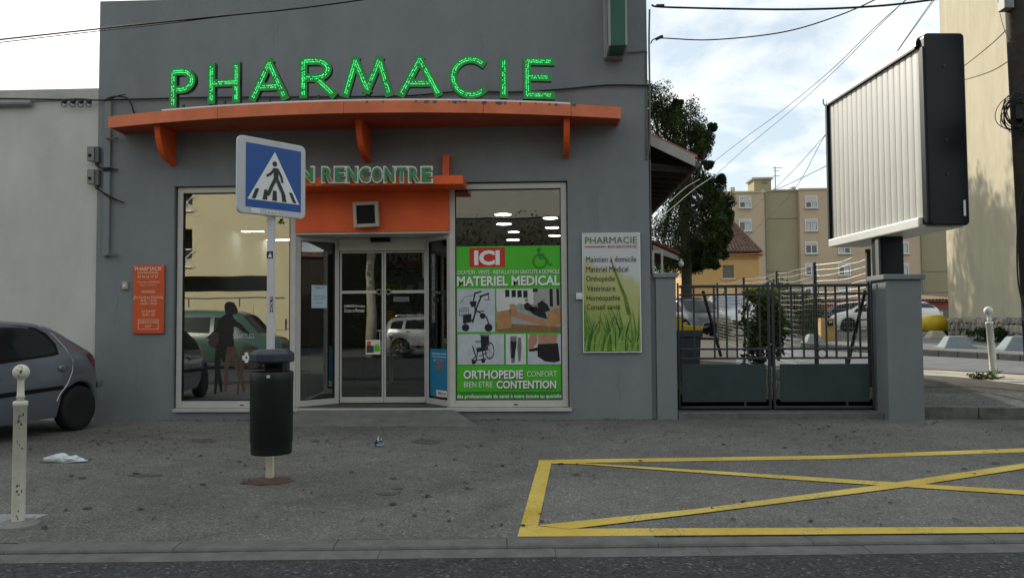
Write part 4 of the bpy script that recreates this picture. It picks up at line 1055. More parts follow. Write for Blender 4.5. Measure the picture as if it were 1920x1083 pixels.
mb = MB(); mb.box(XR+.004, pL[0]-.001, .06, .30, -.1, pL[3]-.03); mb.build('wall_stub', 'grey_render', None, label='narrow grey wall strip between the facade and the slim pier', cat='wall', bevel=.008)
def gate_leaf(x0, x1, bars, panel, rings, label, stile):
    t = thing('gate_leaf', ((gx(x0)+gx(x1))/2, GY, gz(766)), label, 'gate', 'leaves of the metal gate')
    r_ = .018
    for y0, y1 in ((533, 538.5), (549.5, 553.5), (651.5, 655.5), (669, 673), (761, 765.5)):
        mb = MB(); mb.box(gx(x0)+.03, gx(x1)-.03, GY-.015, GY+.015, gz(y1), gz(y0)); mb.build('rail', 'gate_paint', t, bevel=.004)
    for x in (x0, x1):
        w = .034 if x == stile else .022
        mb = MB(); mb.box(gx(x)-w if x == x1 else gx(x), gx(x) if x == x1 else gx(x)+w, GY-.022, GY+.022, gz(766), gz(529)); mb.build('stile', 'gate_paint', t, bevel=.004)
    for x in bars:
        mb = MB(); mb.box(gx(x)-.012, gx(x)+.012, GY-.010, GY+.010, gz(670.5), gz(536)); mb.build('bar', 'gate_paint', t)
    mb = MB(); mb.box(gx(panel[0]), gx(panel[1]), GY-.006, GY+.004, gz(753), gz(682)); mb.build('sheet_panel', 'gate_panel', t, bevel=.003)
    for x in ((panel[0]*.25+panel[1]*.75), ):
        mb = MB(); mb.box(gx(x)-.015, gx(x)+.015, GY+.005, GY+.02, gz(762), gz(672)); mb.build('bar', 'gate_paint', t)
    for cx, cy in rings:
        c = onY(cx, cy, GY); mb = MB(); mb.tube([(c.x+.062*math.cos(R(20*i)), GY-.012, c.z+.062*math.sin(R(20*i))) for i in range(19)], .0075, 6); mb.build('ring', 'gate_paint', t)
    return t
gate_leaf(1271, 1444, [1280, 1302, 1340, 1363, 1382, 1403, 1425], (1277, 1435), [(1351, 544)], 'left leaf of the dark grey metal gate', 1444)
gate_leaf(1448, 1637, [1463, 1485, 1507, 1529, 1550, 1568, 1590, 1613], (1461, 1628), [(1541, 544), (1541, 662.5)], 'right leaf of the dark grey metal gate', 1448)
# wire fence beyond the gate
FT = 2.60
def at_d(px, Y): return onY(px, 500, Y).x
fposts = [(1672, 1.2, 463), (1627, 1.2, 467), (1527, 3.3, 492), (1456, 6.0, 508), (1394, 9.5, 520), (1345, 14, 530)]
fp_ = []
fe = thing('wire_fence', (at_d(1627, 1.2), 1.2, .4), 'sagging wire mesh fence on dark posts beyond the gate', 'fence')
for px, Y, yt in fposts:
    p = onY(px, yt, Y); fp_.append(p)
    mb = MB(); mb.box(p.x-.03, p.x+.03, Y-.03, Y+.03, hgt(Y)-.1, p.z); mb.build('post', 'fence_dark', fe)
for (xa, ya), (xb, yb), Y, Y2 in (((1622, 545), (1588, 690), 1.25, 2.2), ((1318, 545), (1352, 668), 3.0, 3.0)):
    p, q = onY(xa, ya, Y), onY(xb, yb, Y2); mb = MB(); mb.tube([p, q], .028, 6); mb.build('brace', 'fence_dark', fe)
wm = MB(); wm.smooth = False
for i in range(len(fp_)-1):
    a, b = fp_[i], fp_[i+1]; L = math.hypot(b.x-a.x, b.y-a.y)
    za, zb = hgt(a.y)+.05, hgt(b.y)+.05
    nh = 19; nv = max(3, int(L/.10))
    for j in range(nh+1):
        pts = []
        for k in range(7):
            t = k/6; sag = .05*math.sin(math.pi*t)*(j/nh)*random.uniform(.4, 1.3); top = a.z+(b.z-a.z)*t-.04; bot = za+(zb-za)*t
            pts.append((a.x+(b.x-a.x)*t+random.uniform(-.01,.01), a.y+(b.y-a.y)*t, bot+(top-bot)*j/nh-sag))
        wm.tube(pts, .0018, 3)
    for k in range(nv+1):
        t = k/nv; x = a.x+(b.x-a.x)*t; y = a.y+(b.y-a.y)*t; wm.tube([(x, y, za+(zb-za)*t), (x+random.uniform(-.01,.01), y, a.z+(b.z-a.z)*t-.04-.05*math.sin(math.pi*t))], .0014, 3)
wm.build('wire_mesh', 'wire_metal', fe, kind='stuff')

# ================================================================== STREET FURNITURE IN FRONT
# pedestrian crossing sign on its post
B = onZ(506, 895); PX, PYs = B.x, B.y
cs = thing('crossing_sign', B, 'blue square pedestrian crossing sign on a white post in front of the shop', 'road sign')
pz = onY(506, 300, PYs).z
mb = MB(); mb.box(PX-.030, PX+.030, PYs-.030, PYs+.030, .26, pz); mb.build('post', 'post_white', cs, bevel=.005)
mb = MB(); mb.box(PX-.0305, PX+.0305, PYs-.0305, PYs+.0305, -.05, .2595); mb.build('post_foot', 'cream_post', cs, bevel=.004)
for x0, x1, y0, y1 in ((500, 512, 471, 484), (506, 512, 556, 586)):
    q = rect(x0, x1, y0, y1, PYs-.031); mb = MB(); mb.box(q[0], q[1], PYs-.0325, PYs-.031, q[2], q[3]); s_ = mb.build('sticker', 'text_black', cs)
    if y0 > 500:
        mb = MB(); text_in(mb, 'HOLY', -.075, .075, -.012, .012, 0, .01, Matrix.Translation(((q[0]+q[1])/2, PYs-.0335, (q[2]+q[3])/2)) @ Matrix.Rotation(R(-90), 4, 'Y')); mb.build('lettering', 'text_white', s_)
    else:
        mb = MB(); w = q[1]-q[0]; h_ = q[3]-q[2]; mb.poly([(q[0]+w*.2, PYs-.0335, q[2]+h_*.15), (q[0]+w*.85, PYs-.0335, q[2]+h_*.15), (q[0]+w*.55, PYs-.0335, q[2]+h_*.85)]); mb.build('sticker_print', 'text_white', s_)
ang = R(50.5); S = .70
pc = onY(511.5, 334, PYs-.07)
SM = Matrix.Translation(pc) @ Matrix.Rotation(ang, 4, 'Z') @ Matrix.Translation((-S/2, 0, -S/2))    # local x to the right, z up, faces -y
def rrect(x0, x1, z0, z1, r, n=6):
    pts = []
    for cx, cz, a0 in ((x1-r, z0+r, -90), (x1-r, z1-r, 0), (x0+r, z1-r, 90), (x0+r, z0+r, 180)):
        pts += [(cx+r*math.cos(R(a0+90*i/n)), cz+r*math.sin(R(a0+90*i/n))) for i in range(n+1)]
    return pts
mb = MB(); mb.prism([SM @ Vector((x, 0, z)) for x, z in rrect(0, S, 0, S, .055)], SM.to_3x3() @ Vector((0, .035, 0))); pl = mb.build('plate', 'sign_frame', cs, bevel=.006)
e0, e1 = .078, S-.052; W2 = e1-e0
mb = MB(); mb.poly([SM @ Vector((x, -.002, z)) for x, z in ((e0, .062), (e1, .062), (e1, S-.058), (e0, S-.058))]); mb.build('blue_field', 'sign_blue', pl)
H0, H1 = .062, S-.058
def sp_(u, v, y): return SM @ Vector((e0+u*W2, y, H0+v*(H1-H0)))
mb = MB(); mb.poly([sp_(.03, .12, -.003), sp_(.97, .12, -.003), sp_(.51, .92, -.003)]); mb.build('white_triangle', 'sign_white', pl)
for q in (((.10,.135),(.17,.135),(.235,.30),(.17,.30)), ((.29,.135),(.375,.135),(.38,.30),(.325,.30)), ((.465,.135),(.555,.135),(.545,.30),(.475,.30)), ((.645,.135),(.73,.135),(.685,.30),(.63,.30)), ((.85,.135),(.915,.135),(.83,.30),(.77,.30))):
    mb = MB(); mb.poly([sp_(u, v, -.004) for u, v in q]); mb.build('stripe', 'text_black', pl)
mb = MB()
body = [('d', .507, .725, .043), ('p', [(.47,.655),(.55,.665),(.578,.64),(.575,.48),(.49,.475),(.485,.58)]), ('l', [(.50,.64),(.435,.56),(.375,.525)], .042), ('l', [(.56,.64),(.625,.54),(.645,.455)], .04), ('l', [(.515,.48),(.45,.36),(.395,.235)], .058), ('l', [(.55,.48),(.615,.35),(.68,.225)], .056)]
Yk = -.005
for it in body:
    Yk -= .0002
    if it[0] == 'd': mb.poly([sp_(it[1]+it[3]*math.cos(R(20*i)), it[2]+it[3]*math.sin(R(20*i)), Yk) for i in range(18)])
    elif it[0] == 'p': mb.poly([sp_(u, v, Yk) for u, v in it[1][::-1]])
    else:
        for (a, b), (c, d) in zip(it[1], it[1][1:]):
            L = math.hypot(c-a, d-b); nx, ny = -(d-b)/L*it[2]/2, (c-a)/L*it[2]/2; Yk -= .0002
            mb.poly([sp_(u, v, Yk) for u, v in ((a-nx,b-ny),(c-nx,d-ny),(c+nx,d+ny),(a+nx,b+ny))])
        for (a, b) in it[1]:
            Yk -= .0002; mb.poly([sp_(a+it[2]/2*math.cos(R(30*i)), b+it[2]/2*math.sin(R(30*i)), Yk) for i in range(12)])
mb.build('walking_figure', 'text_black', pl)
mb = MB(); text_in(mb, 'EUROS', .30, .40, .018, .036, -.004, .01, SM); mb.build('lettering', 'text_black', pl)
mb = MB(); mb.poly([SM @ Vector((x, -.0035, z)) for x, z in ((.29, .010), (.41, .010), (.41, .044), (.29, .044))]); mb.build('maker_sticker', 'sign_white', pl)
mb = MB(); mb.poly([SM @ Vector((x, -.0035, z)) for x, z in ((.13, .012), (.22, .012), (.22, .056), (.13, .056))]); mb.build('blank_sticker', 'sign_white', pl)
mb = MB()
for z in (.2, .52): mb.box(S/2-.09, S/2+.09, .036, .055, z, z+.05, SM)
mb.build('clamp', 'sign_frame', pl)
# litter bin hung on that post
by = PYs - .26
q = rect(470.5, 548, 696, 849, by); bx = (q[0]+q[1])/2; br = (q[1]-q[0])/2; bz0, bz1 = q[2], q[3]
lb = thing('litter_bin', (bx, by, bz0), 'dark green round litter bin with flat lid hung on the sign post', 'litter bin')
T = Matrix.Translation((bx, by, 0))
mb = MB(); mb.smooth = True
mb.lathe([(br*.80, bz0-.004), (br*.93, bz0), (br*.95, bz0+.02), (br*.955, bz0+.10), (br*.985, bz0+.105), (br, bz1-.09), (br*1.005, bz1-.085), (br*1.01, bz1-.01), (br*.985, bz1), (br*.94, bz1), (br*.93, bz1-.3)], 40, T)
mb.build('tub', 'bin_green', lb)
zl0, zl1 = onY(509, 679, by).z, onY(509, 655, by).z
mb = MB(); mb.lathe([(br*.98, zl0), (br*1.05, zl0+.012), (br*1.05, zl1-.035), (br*.80, zl1), (.001, zl1+.004)], 8, T @ Matrix.Rotation(R(22.5), 4, 'Z')); mb.build('lid', 'bin_lid', lb, bevel=.008)
mb = MB(); mb.box(bx-.085, bx+.085, by+.03, by+br*.9, bz1-.25, zl0+.01); mb.build('neck', 'bin_green', lb, bevel=.01)
mb = MB(); mb.box(bx-.055, bx+.055, by+.015, by+.029, bz1+.03, zl0-.02); mb.build('ash_plate', 'black_plastic', lb)
mb = MB(); mb.box(bx+.02, bx+.05, by-br*1.004, by-br*.99, bz1-.045, bz1-.02); mb.build('lock_plate', 'sign_frame', lb)
# bollards
def bollard(base, H, rad, m, label, base_slab):
    t = thing('bollard', base, label, 'bollard', 'ball-topped bollards', local=True)
    rb = rad*1.26; zc_ = H - rb
    mb = MB(); mb.smooth = True
    mb.lathe([(rad*1.0, -.02), (rad, .02), (rad*.985, H-.295), (rad*1.1, H-.292), (rad*1.1, H-.262), (rad*.9, H-.258)], 24); mb.build('shaft', m, t)
    mb = MB(); mb.smooth = True
    mb.lathe([(rad*.55, H-.262), (rad*.55, H-.235), (rad*.72, H-.23), (rad*.55, H-.22), (rad*.5, H-2*rb-.01)] + [(rb*math.sin(R(a)), zc_-rb*math.cos(R(a))) for a in range(30, 181, 15)], 24); mb.build('ball_top', m, t)
    if base_slab:
        mb = MB(); mb.lathe([(.15, -.02), (.14, .012), (.10, .03), (.05, .035)], 14); mb.build('footing', 'concrete', t)
    random.seed(5)
    for i in range(30):
        a = R(random.gauss(-55, 13)); z = random.choice([random.uniform(H-.62, H-.34), random.uniform(H-.62, H-.34), random.uniform(.03, .3), H])
        w = random.uniform(.002, .010); h_ = random.uniform(.003, .016)
        r = rad*1.004
        if z == H:
            if not base_slab: continue
            z = zc_ + random.uniform(-.03, .04); r = math.sqrt(max(.0001, rb*rb-(z-zc_)**2))*1.01
        mb = MB(); mb.poly([(r*math.cos(a+d/r), r*math.sin(a+d/r), z+e) for d, e in ((-w, 0), (-w*.4, -h_), (w*.7, -h_*.6), (w, h_*.3), (0, h_))]); mb.build('paint_chip', 'chip_dark', t)
    return t
b1 = onZ(34, 984); bollard((b1.x, b1.y, 0), 1.13, .043, 'bollard_paint', 'chipped cream bollard with ball top at the left kerb', True)
b2 = onG(1864, 708); b2h = (708-578) / (FPX / (b2.y + 11.5)); bo = bollard((b2.x, b2.y, hgt(b2.y)), b2h, .056, 'bollard_white', 'clean white ball-topped bollard on the side street corner', False)
bo.rotation_euler = (0, R(-3), 0)
# tread plate by the bollard
pts = [onZ(x, y, .006) for x, y in ((-60, 985), (25, 985), (92, 963), (-60, 963))]
tp = thing('tread_plate', pts[1], 'worn metal tread plate set in the ground behind the left bollard', 'metal plate')
mb = MB(); mb.prism(pts, (0, 0, -.02)); mb.build('plate', 'tread_metal', tp)
mb = MB(); ex = pts[1]-pts[0]; ey = pts[3]-pts[0]
for i in range(26):
    for j in range(7):
        u, v = (i+.5)/26, (j+.5)/7
        p = pts[0] + ex*u*1.25 + ey*v
        if p.x > pts[1].x - .02 + (pts[2].x-pts[1].x)*v: continue
        d = .016 if (i+j) % 2 else -.016
        mb.prism([p+Vector((-.018, -d*.6, 0)), p+Vector((.0, -.007, 0)), p+Vector((.018, d*.6, 0)), p+Vector((0, .007, 0))], (0, 0, .004))
mb.build('tread_pattern', 'tread_metal', tp, kind='stuff')
# litter
def crumple(name, c, sx, sy, sz, m, label, cat, seed, m2=None):
    random.seed(seed); bm = bmesh.new(); bmesh.ops.create_icosphere(bm, subdivisions=3, radius=1)
    for v in bm.verts:
        k = 1 + random.uniform(-.35, .28); v.co = Vector((v.co.x*sx*k, v.co.y*sy*k, max(0.002, (v.co.z*.9+.55)*sz*k*(1-.5*abs(v.co.x)**2))))
    me = bpy.data.meshes.new(name); bm.to_mesh(me); bm.free()
    if m2:
        me.materials.append(MATS[m]); me.materials.append(MATS[m2])
        for p in me.polygons: p.material_index = 1 if random.random() < .35 else 0
    o = mk(name, me, [m] + ([m2] if m2 else []), None, label=label, cat=cat, center=False); o.location = c; return o
crumple('plastic_bag', onZ(119, 866), .21, .06, .055, 'bag_white', 'flattened white plastic bag lying on the forecourt', 'bag', 2)
crumple('wrapper', onZ(711, 837), .05, .035, .07, 'bag_dark', 'small crumpled dark and white wrapper on the forecourt', 'litter', 4, 'bag_white')
mb = MB(); random.seed(21)
for i in range(800):
    px = random.uniform(20, 1900); py = random.choice((random.uniform(790, 850), random.uniform(790, 990), random.uniform(786, 900)))
    if 1000 < px and py > 850 and random.random() < .6: continue
    p = onZ(px, py, .006); a = random.uniform(0, 6.28); L = random.uniform(.014, .045)*random.choice((.4, .55, .75, 1.0)); w = L*random.uniform(.3, .6)
    if p.y > -.05: continue
    ca, sa = math.cos(a), math.sin(a)
    mb.poly([(p.x+ca*u*L-sa*v*w, p.y+sa*u*L+ca*v*w, p.z+abs(v)*.006+random.uniform(0, .004)) for u, v in ((-1, 0), (-.3, -1), (.5, -.8), (1, 0), (.4, .9), (-.4, .8))])
mb.build('fallen_leaves', 'leaf_brown', None, center=False, kind='stuff', label='scattered small dark dead leaves on the forecourt', cat='leaves')
mb = MB()
for i in range(90):
    px = random.uniform(300, 1230); p = onZ(px, 786, .005); p.y = random.uniform(-.12, -.01); a = random.uniform(0, 6.28); L = random.uniform(.01, .03)
    mb.poly([(p.x+L*math.cos(a+q), p.y+L*.6*math.sin(a+q), p.z+random.uniform(0, .01)) for q in (0, 1.3, 2.6, 3.9, 5.1)])
mb.build('wall_foot_litter', 'leaf_brown', None, center=False, kind='stuff', label='crumbs and leaves along the foot of the facade', cat='leaves')

# ================================================================== BILLBOARD
bu = Vector((-.071, .9975, 0)); bv = Vector((.9975, .071, 0)); bc = onY(1737, 412, -.85); bc.z = 0
bz0, bz1 = onY(1742, 416, -.85).z, onY(1729, 82, -.85).z
BM = Matrix.Translation(bc) @ Matrix(((bv.x, bu.x, 0, 0), (bv.y, bu.y, 0, 0), (0, 0, 1, 0), (0, 0, 0, 1)))   # x thickness, y length away from street
BL, BT = 3.02, .58
bb = thing('billboard', BM @ Vector((.3, 1.5, 0)), 'large white-slatted billboard in a black case on a dark post above the pier', 'billboard')
mb = MB(); mb.box(.05, BT-.03, .05, BL-.02, bz0+.02, bz1-.01, BM); mb.build('core', 'billboard_case', bb)
ns = 17; y0s, y1s = .16, BL-.05
for i in range(ns):
    a = y0s + (y1s-y0s)*i/ns + .004; b = y0s + (y1s-y0s)*(i+1)/ns - .004; k = 6; mb = MB(); mb.smooth = True
    P_ = [(.046 - .009*math.sin(math.pi*j/k), a+(b-a)*j/k) for j in range(k+1)]
    for j in range(k):
        p, q = P_[j], P_[j+1]; mb.poly([BM @ Vector(v) for v in ((p[0],p[1],bz0+.085),(p[0],p[1],bz1-.02),(q[0],q[1],bz1-.02),(q[0],q[1],bz0+.085))])
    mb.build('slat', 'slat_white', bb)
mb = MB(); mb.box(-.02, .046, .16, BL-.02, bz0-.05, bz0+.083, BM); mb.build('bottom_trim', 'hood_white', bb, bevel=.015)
mb = MB(); mb.box(-.006, .049, .16, BL+.01, bz1-.018, bz1+.012, BM); mb.build('top_trim', 'billboard_case', bb)
mb = MB(); mb.box(-.006, .055, BL-.045, BL+.015, bz0-.02, bz1-.02, BM); mb.build('far_trim', 'billboard_case', bb)
mb = MB(); mb.tube([BM @ Vector((-.01, BL, bz1)), BM @ Vector((-.03, BL+.02, bz1+.05)), BM @ Vector((-.02, BL+.04, bz1+.12))], .01, 5); mb.build('hook', 'billboard_case', bb)
# curved white hood on top
mb = MB(); mb.smooth = True; k = 8
hp = [(.0, .012), (.004, .07), (.02, .115), (.07, .15), (.18, .165), (BT-.18, .165), (BT-.05, .14), (BT, .07), (BT, .012)]; k = len(hp)-1
for j in range(k):
    p, q = hp[j], hp[j+1]; mb.poly([BM @ Vector(v) for v in ((p[0],.14,bz1+p[1]),(q[0],.14,bz1+q[1]),(q[0],BL,bz1+q[1]),(p[0],BL,bz1+p[1]))])
mb.poly([BM @ Vector((p[0], BL, bz1+p[1])) for p in hp])
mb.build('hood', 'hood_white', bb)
# dark end casing towards the street, ribbed corner
prof = rrect(.045, BT+.01, bz0-.045, bz1+.15, .06, 5)
mb = MB(); mb.prism([BM @ Vector((x, -.0, z)) for x, z in prof], bu*.138); mb.build('end_casing', 'billboard_case', bb, bevel=.02)
for i in range(5):
    y = .012+.028*i; mb = MB(); mb.box(.018+.004*i, .0445, y, y+.017, bz0, bz1-.03, BM); mb.build('corner_rib', 'billboard_case', bb)
mb = MB(); mb.box(.0, .6, .16, BL-.02, bz0-.049, bz0-.012, BM); mb.build('bottom_panel', 'hood_white', bb)
p = BM @ Vector((BT-.06, -.002, bz0+.18)); mb = MB(); mb.box(BT-.075, BT-.045, -.006, -.003, bz0+.08, bz0+.29, BM); mb.build('rating_plate', 'sign_white', bb)
for z in (.45, .9, 1.9): 
    mb = MB(); mb.lathe([(.018, 0), (.018, .01)], 10, BM @ Matrix.Translation((.30, -.001, bz0+z+.2)) @ Matrix.Rotation(R(90), 4, 'X')); mb.build('bolt', 'gate_paint', bb)
mb = MB(); mb.box(.06, .38, 1.30, 1.66, .2, bz0-.05, BM); mb.build('post', 'billboard_case', bb, bevel=.02)
mb = MB(); mb.box(.025, .058, 1.36, 1.46, .2, bz0-.05, BM); mb.build('post_edge', 'cable_grey', bb)

# ================================================================== CARS
def interp(tab, x):
    if x <= tab[0][0]: return tab[0][1]
    for (a, b), (c, d) in zip(tab, tab[1:]):
        if x <= c:
            return b + (d-b)*(x-a)/(c-a)
    return tab[-1][1]
def smooth_tab(tab, x, w=.05): return (interp(tab, x-w) + 2*interp(tab, x) + interp(tab, x+w))/4
def car(name, loc, heading, spec, paint, label, group=None, rim='rim_steel', glass='car_glass', detail=True):
    """Local x forward, y left. spec: top, belt and width tables, axles, wheel radius, sill, windows."""
    t = thing(name, loc, label, 'car' if 'van' not in name else 'van', group, local=True, rz=heading)
    top, belt, wid = spec['top'], spec['belt'], spec['wid']; wr, ax, sill = spec['r'], spec['axles'], spec['sill']
    x0, x1 = top[0][0], top[-1][0]
    xs = sorted({round(x0+(x1-x0)*i/90, 4) for i in range(91)} | {round(a+wr*1.17*math.cos(R(d)), 4) for a in ax for d in range(0, 181, 12)})
    def low(x):
        z = sill
        for a in ax:
            d = abs(x-a)
            if d < wr*1.17: z = max(z, wr + math.sqrt((wr*1.17)**2-d*d))
        e = min(x-x0, x1-x)
        return max(z, sill + max(0, .25-e)*.6)
    def sect(x):
        zt = smooth_tab(top, x); zb = min(smooth_tab(belt, x), zt-.03); w = smooth_tab(wid, x, .08); zl = min(low(x), zb-.05)
        gh = max(0, min(1, (zt-zb)/.42)); wr_ = w*(1-.27*gh) if zt-zb > .06 else w*.95
        mid = max(zl+.02, .62*zb)
        return [(w*.93, zl), (w*.985, zl+(mid-zl)*.4), (w, mid), (w*.985, zb-(zb-mid)*.25), (w*.955, zb), (wr_+(w*.955-wr_)*.12, zt-(zt-zb)*.16), (wr_*.93, zt-(zt-zb)*.03-.004), (wr_*.55, zt+.006), (0, zt+.012)]
    mb = MB(); mb.smooth = True; S_ = [sect(x) for x in xs]; k = len(S_[0])
    for sgn in (1, -1):
        vs = [(x, sgn*y, z) for x, sct in zip(xs, S_) for y, z in sct]; fs = []
        for i in range(len(xs)-1):
            for j in range(k-1):
                f = (i*k+j, (i+1)*k+j, (i+1)*k+j+1, i*k+j+1); fs.append(f if sgn < 0 else f[::-1])
        for i in (0, len(xs)-1): fs.append(tuple(i*k+j for j in range(k)))
        mb.add(vs, fs)
    mb.build('body', paint, t)
    # side surface for panes and trim
    def side(x, z):
        s_ = sect(x)
        for (ya, za), (yb, zb) in zip(s_, s_[1:]):
            if za <= z <= zb: return ya+(yb-ya)*(z-za)/max(zb-za, 1e-4)
        return s_[0][0]
    def patch(nm, pts, m, parent, off=.006, sides=(1, -1)):
        for sg_ in sides:
            mb = MB(); q = [(x, sg_*(side(x, z)+off), z) for x, z in pts]; mb.poly(q if sg_ < 0 else q[::-1]); mb.build(nm, m, parent)
    for w in spec['panes']: patch('side_window', w, glass, t, .007)
    for w in spec.get('seals', []): patch('window_seal', w, 'black_plastic', t, .004)
    for nm, (xa, xb) in spec['screens'].items():
        mb = MB(); mb.smooth = True
        for i in range(6):
            for j in range(-4, 4):
                q = []
                for ii, jj in ((i, j), (i+1, j), (i+1, j+1), (i, j+1)):
                    x = xa+(xb-xa)*ii/6; s_ = sect(x); q.append((x + (.01 if xa > 0 else -.01), s_[6][0]*.97*jj/4, s_[6][1]+(s_[8][1]-s_[6][1])*(1-abs(jj)/4)+.008))
                mb.poly(q)
        mb.build(nm, glass, t)
    mb = MB(); mb.box(ax[0]-wr*1.15, ax[1]+wr*1.15, -spec['wid'][2][1]*.62, spec['wid'][2][1]*.62, sill-.03, sill+.45); mb.build('underbody', 'dark_gap', t)
    ww = spec['wid'][2][1]
    for a in ax:
        for sg_ in (1, -1):
            Wm = Matrix.Translation((a, sg_*(ww-.10), wr)) @ Matrix.Rotation(R(-90*sg_), 4, 'X')
            mb = MB(); mb.smooth = True; mb.lathe([(wr*.62, -.09), (wr*.9, -.095), (wr*.985, -.07), (wr, -.03), (wr, .04), (wr*.985, .07), (wr*.9, .09), (wr*.64, .08)], 32, Wm); wo_ = mb.build('wheel', 'tyre', t)
            mb = MB(); mb.lathe([(wr*.66, .045), (wr*.64, .075), (wr*.5, .05), (wr*.2, .06), (wr*.14, .078), (.001, .08)], 24, Wm); mb.build('rim', rim, wo_)
            mb = MB()
            for i in range(5 if rim == 'rim_alloy' else 8):
                a_ = 2*math.pi*i/(5 if rim == 'rim_alloy' else 8)
                mb.box(wr*.2, wr*.6, -.022, .022, .055, .083 if rim == 'rim_alloy' else .066, Wm @ Matrix.Rotation(a_, 4, 'Z'))
            mb.build('spokes', rim, wo_)
    for nm, pts, m, off in spec.get('trim', []): patch(nm, pts, m, t, off)
    for nm, x, z, w, h_ in spec.get('handles', []):
        for sg_ in (1, -1):
            y = side(x, z); Mh = Matrix.Translation((x, sg_*y, z)); mb = MB(); mb.lathe([(.001, -.016), (.045, -.012), (.062, 0), (.045, .014), (.001, .018)], 14, Matrix.Translation((0, sg_*.012, 0)) @ Mh @ Matrix.Diagonal((w, 1.2, h_*.5, 1)) @ Matrix.Rotation(R(90), 4, 'X')); mb.build('door_handle', paint, t)
    return t, side
hatch = dict(top=[(-1.76,.50),(-1.755,.66),(-1.72,.78),(-1.64,.90),(-1.52,1.0),(-1.36,1.07),(-1.08,1.27),(-.90,1.37),(-.70,1.415),(-.2,1.437),(.15,1.43),(.5,1.36),(1.1,.98),(1.6,.86),(1.9,.70),(1.98,.5)],
    belt=[(-1.76,.46),(-1.6,.88),(-1.4,.97),(-.9,.985),(0,.91),(1,.86),(1.98,.45)], wid=[(-1.76,.60),(-1.64,.74),(-1.3,.815),(-.5,.825),(.8,.825),(1.4,.80),(1.8,.70),(1.98,.55)],
    r=.292, axles=[-1.25, 1.19], sill=.21, panes=[[(-.86,1.03),(-.86,1.12),(-.79,1.24),(-.66,1.315),(-.45,1.345),(-.04,1.352),(.08,.95),(-.4,.985),(-.78,1.012)], [(.14,.945),(.03,1.352),(.3,1.34),(.78,1.08),(.92,.92)]],
    seals=[[(-.90,1.005),(-.91,1.13),(-.82,1.27),(-.67,1.342),(-.45,1.37),(.0,1.378),(.32,1.365),(.82,1.09),(.98,.89),(.05,.92),(-.78,.985)]], screens={'rear_screen': (-1.34, -.93), 'windscreen': (.56, 1.06)},
    handles=[('h', -.93, .83, 1.3, 1.5), ('h', .08, .78, 1.3, 1.5)],
    trim=[('rub_strip', [(-.93,.56),(-.93,.61),(.85,.57),(.85,.51)], 'black_plastic', .012), ('tail_light', [(-1.40,.98),(-1.48,1.0),(-1.60,.90),(-1.66,.80),(-1.56,.80),(-1.46,.88)], 'tail_red', .008), ('bumper_strip', [(-1.74,.50),(-1.74,.58),(-1.62,.60),(-1.62,.52)], 'black_plastic', .010)])
wp = onZ(143, 807)                               # rear wheel contact
hd_ = R(-90 - 10)
fwd = Vector((math.cos(hd_), math.sin(hd_), 0)); lf = Vector((-fwd.y, fwd.x, 0))
cl = wp + fwd*1.25 - lf*.80
hc, hside = car('hatchback_car', (cl.x, cl.y, 0), hd_, hatch, 'car_blue', 'grey-blue hatchback parked nose to the road by the cream wall')
# door shut lines and badge-free details of the near side
def seam(t, side, pts, m, w=.004, off=.009):
    mb = MB(); mb.tube([(x, side(x, z)+off-.006, z) for x, z in pts], w, 4); mb.build('door_seam', m, t)
seam(hc, hside, [(-.78,1.37),(-.92,1.25),(-1.04,1.08),(-1.11,.93),(-1.09,.78),(-1.0,.62),(-.88,.50),(-.84,.42)], 'car_silver', .005)
seam(hc, hside, [(.02,1.36),(.10,.95),(.12,.6),(.10,.28)], 'black_plastic')
mb = MB(); mb.box(-1.83, -1.73, .5, .66, .52, .62); mb.build('tow_cap', 'car_blue', hc, bevel=.02)
mb = MB(); mb.tube([(-1.72, .55, .32), (-1.82, .55, .34)], .03, 8); mb.build('exhaust', 'chrome', hc)
hc.scale = (1.03, 1.03, 1.03)

suv = dict(top=[(-2.15,.55),(-2.14,.75),(-2.08,1.05),(-1.95,1.42),(-1.75,1.60),(-1.2,1.66),(-.2,1.66),(.35,1.56),(1.05,1.10),(1.8,.99),(2.1,.82),(2.17,.55)],
    belt=[(-2.15,.5),(-1.9,1.08),(-1.0,1.06),(1.0,1.0),(2.1,.5)], wid=[(-2.15,.70),(-2.0,.84),(-1.4,.90),(-.5,.91),(1.2,.90),(1.8,.84),(2.17,.6)], r=.345, axles=[-1.33, 1.34], sill=.30,
    panes=[[(-1.78,1.14),(-1.74,1.40),(-1.5,1.48),(-1.22,1.48),(-1.28,1.12)], [(-1.14,1.12),(-1.10,1.50),(-.25,1.51),(-.22,1.09)], [(-.14,1.09),(-.16,1.51),(.2,1.49),(.78,1.08)]], screens={'rear_screen': (-2.05, -1.86), 'windscreen': (.42, 1.0)},
    handles=[('h', -1.0, 1.0, 1.3, 1.5), ('h', .0, .97, 1.3, 1.5)], trim=[('tail_light', [(-1.98,.90),(-2.02,1.16),(-2.09,1.0),(-2.09,.88)], 'tail_red', .01), ('sill_strip', [(-.9,.34),(-.9,.44),(.9,.44),(.9,.34)], 'black_plastic', .01)])
sv, sside = car('silver_suv', (-4.75, -20.6, .05), 0, suv, 'car_silver', 'silver off-road car across the street, seen reflected in the sliding doors', rim='rim_alloy')
for sg_ in (1, -1):
    mb = MB(); mb.tube([(-1.6, sg_*.62, 1.66), (-1.5, sg_*.62, 1.71), (-.1, sg_*.62, 1.71), (.05, sg_*.62, 1.65)], .02, 6); mb.build('roof_rail', 'rim_alloy', sv)
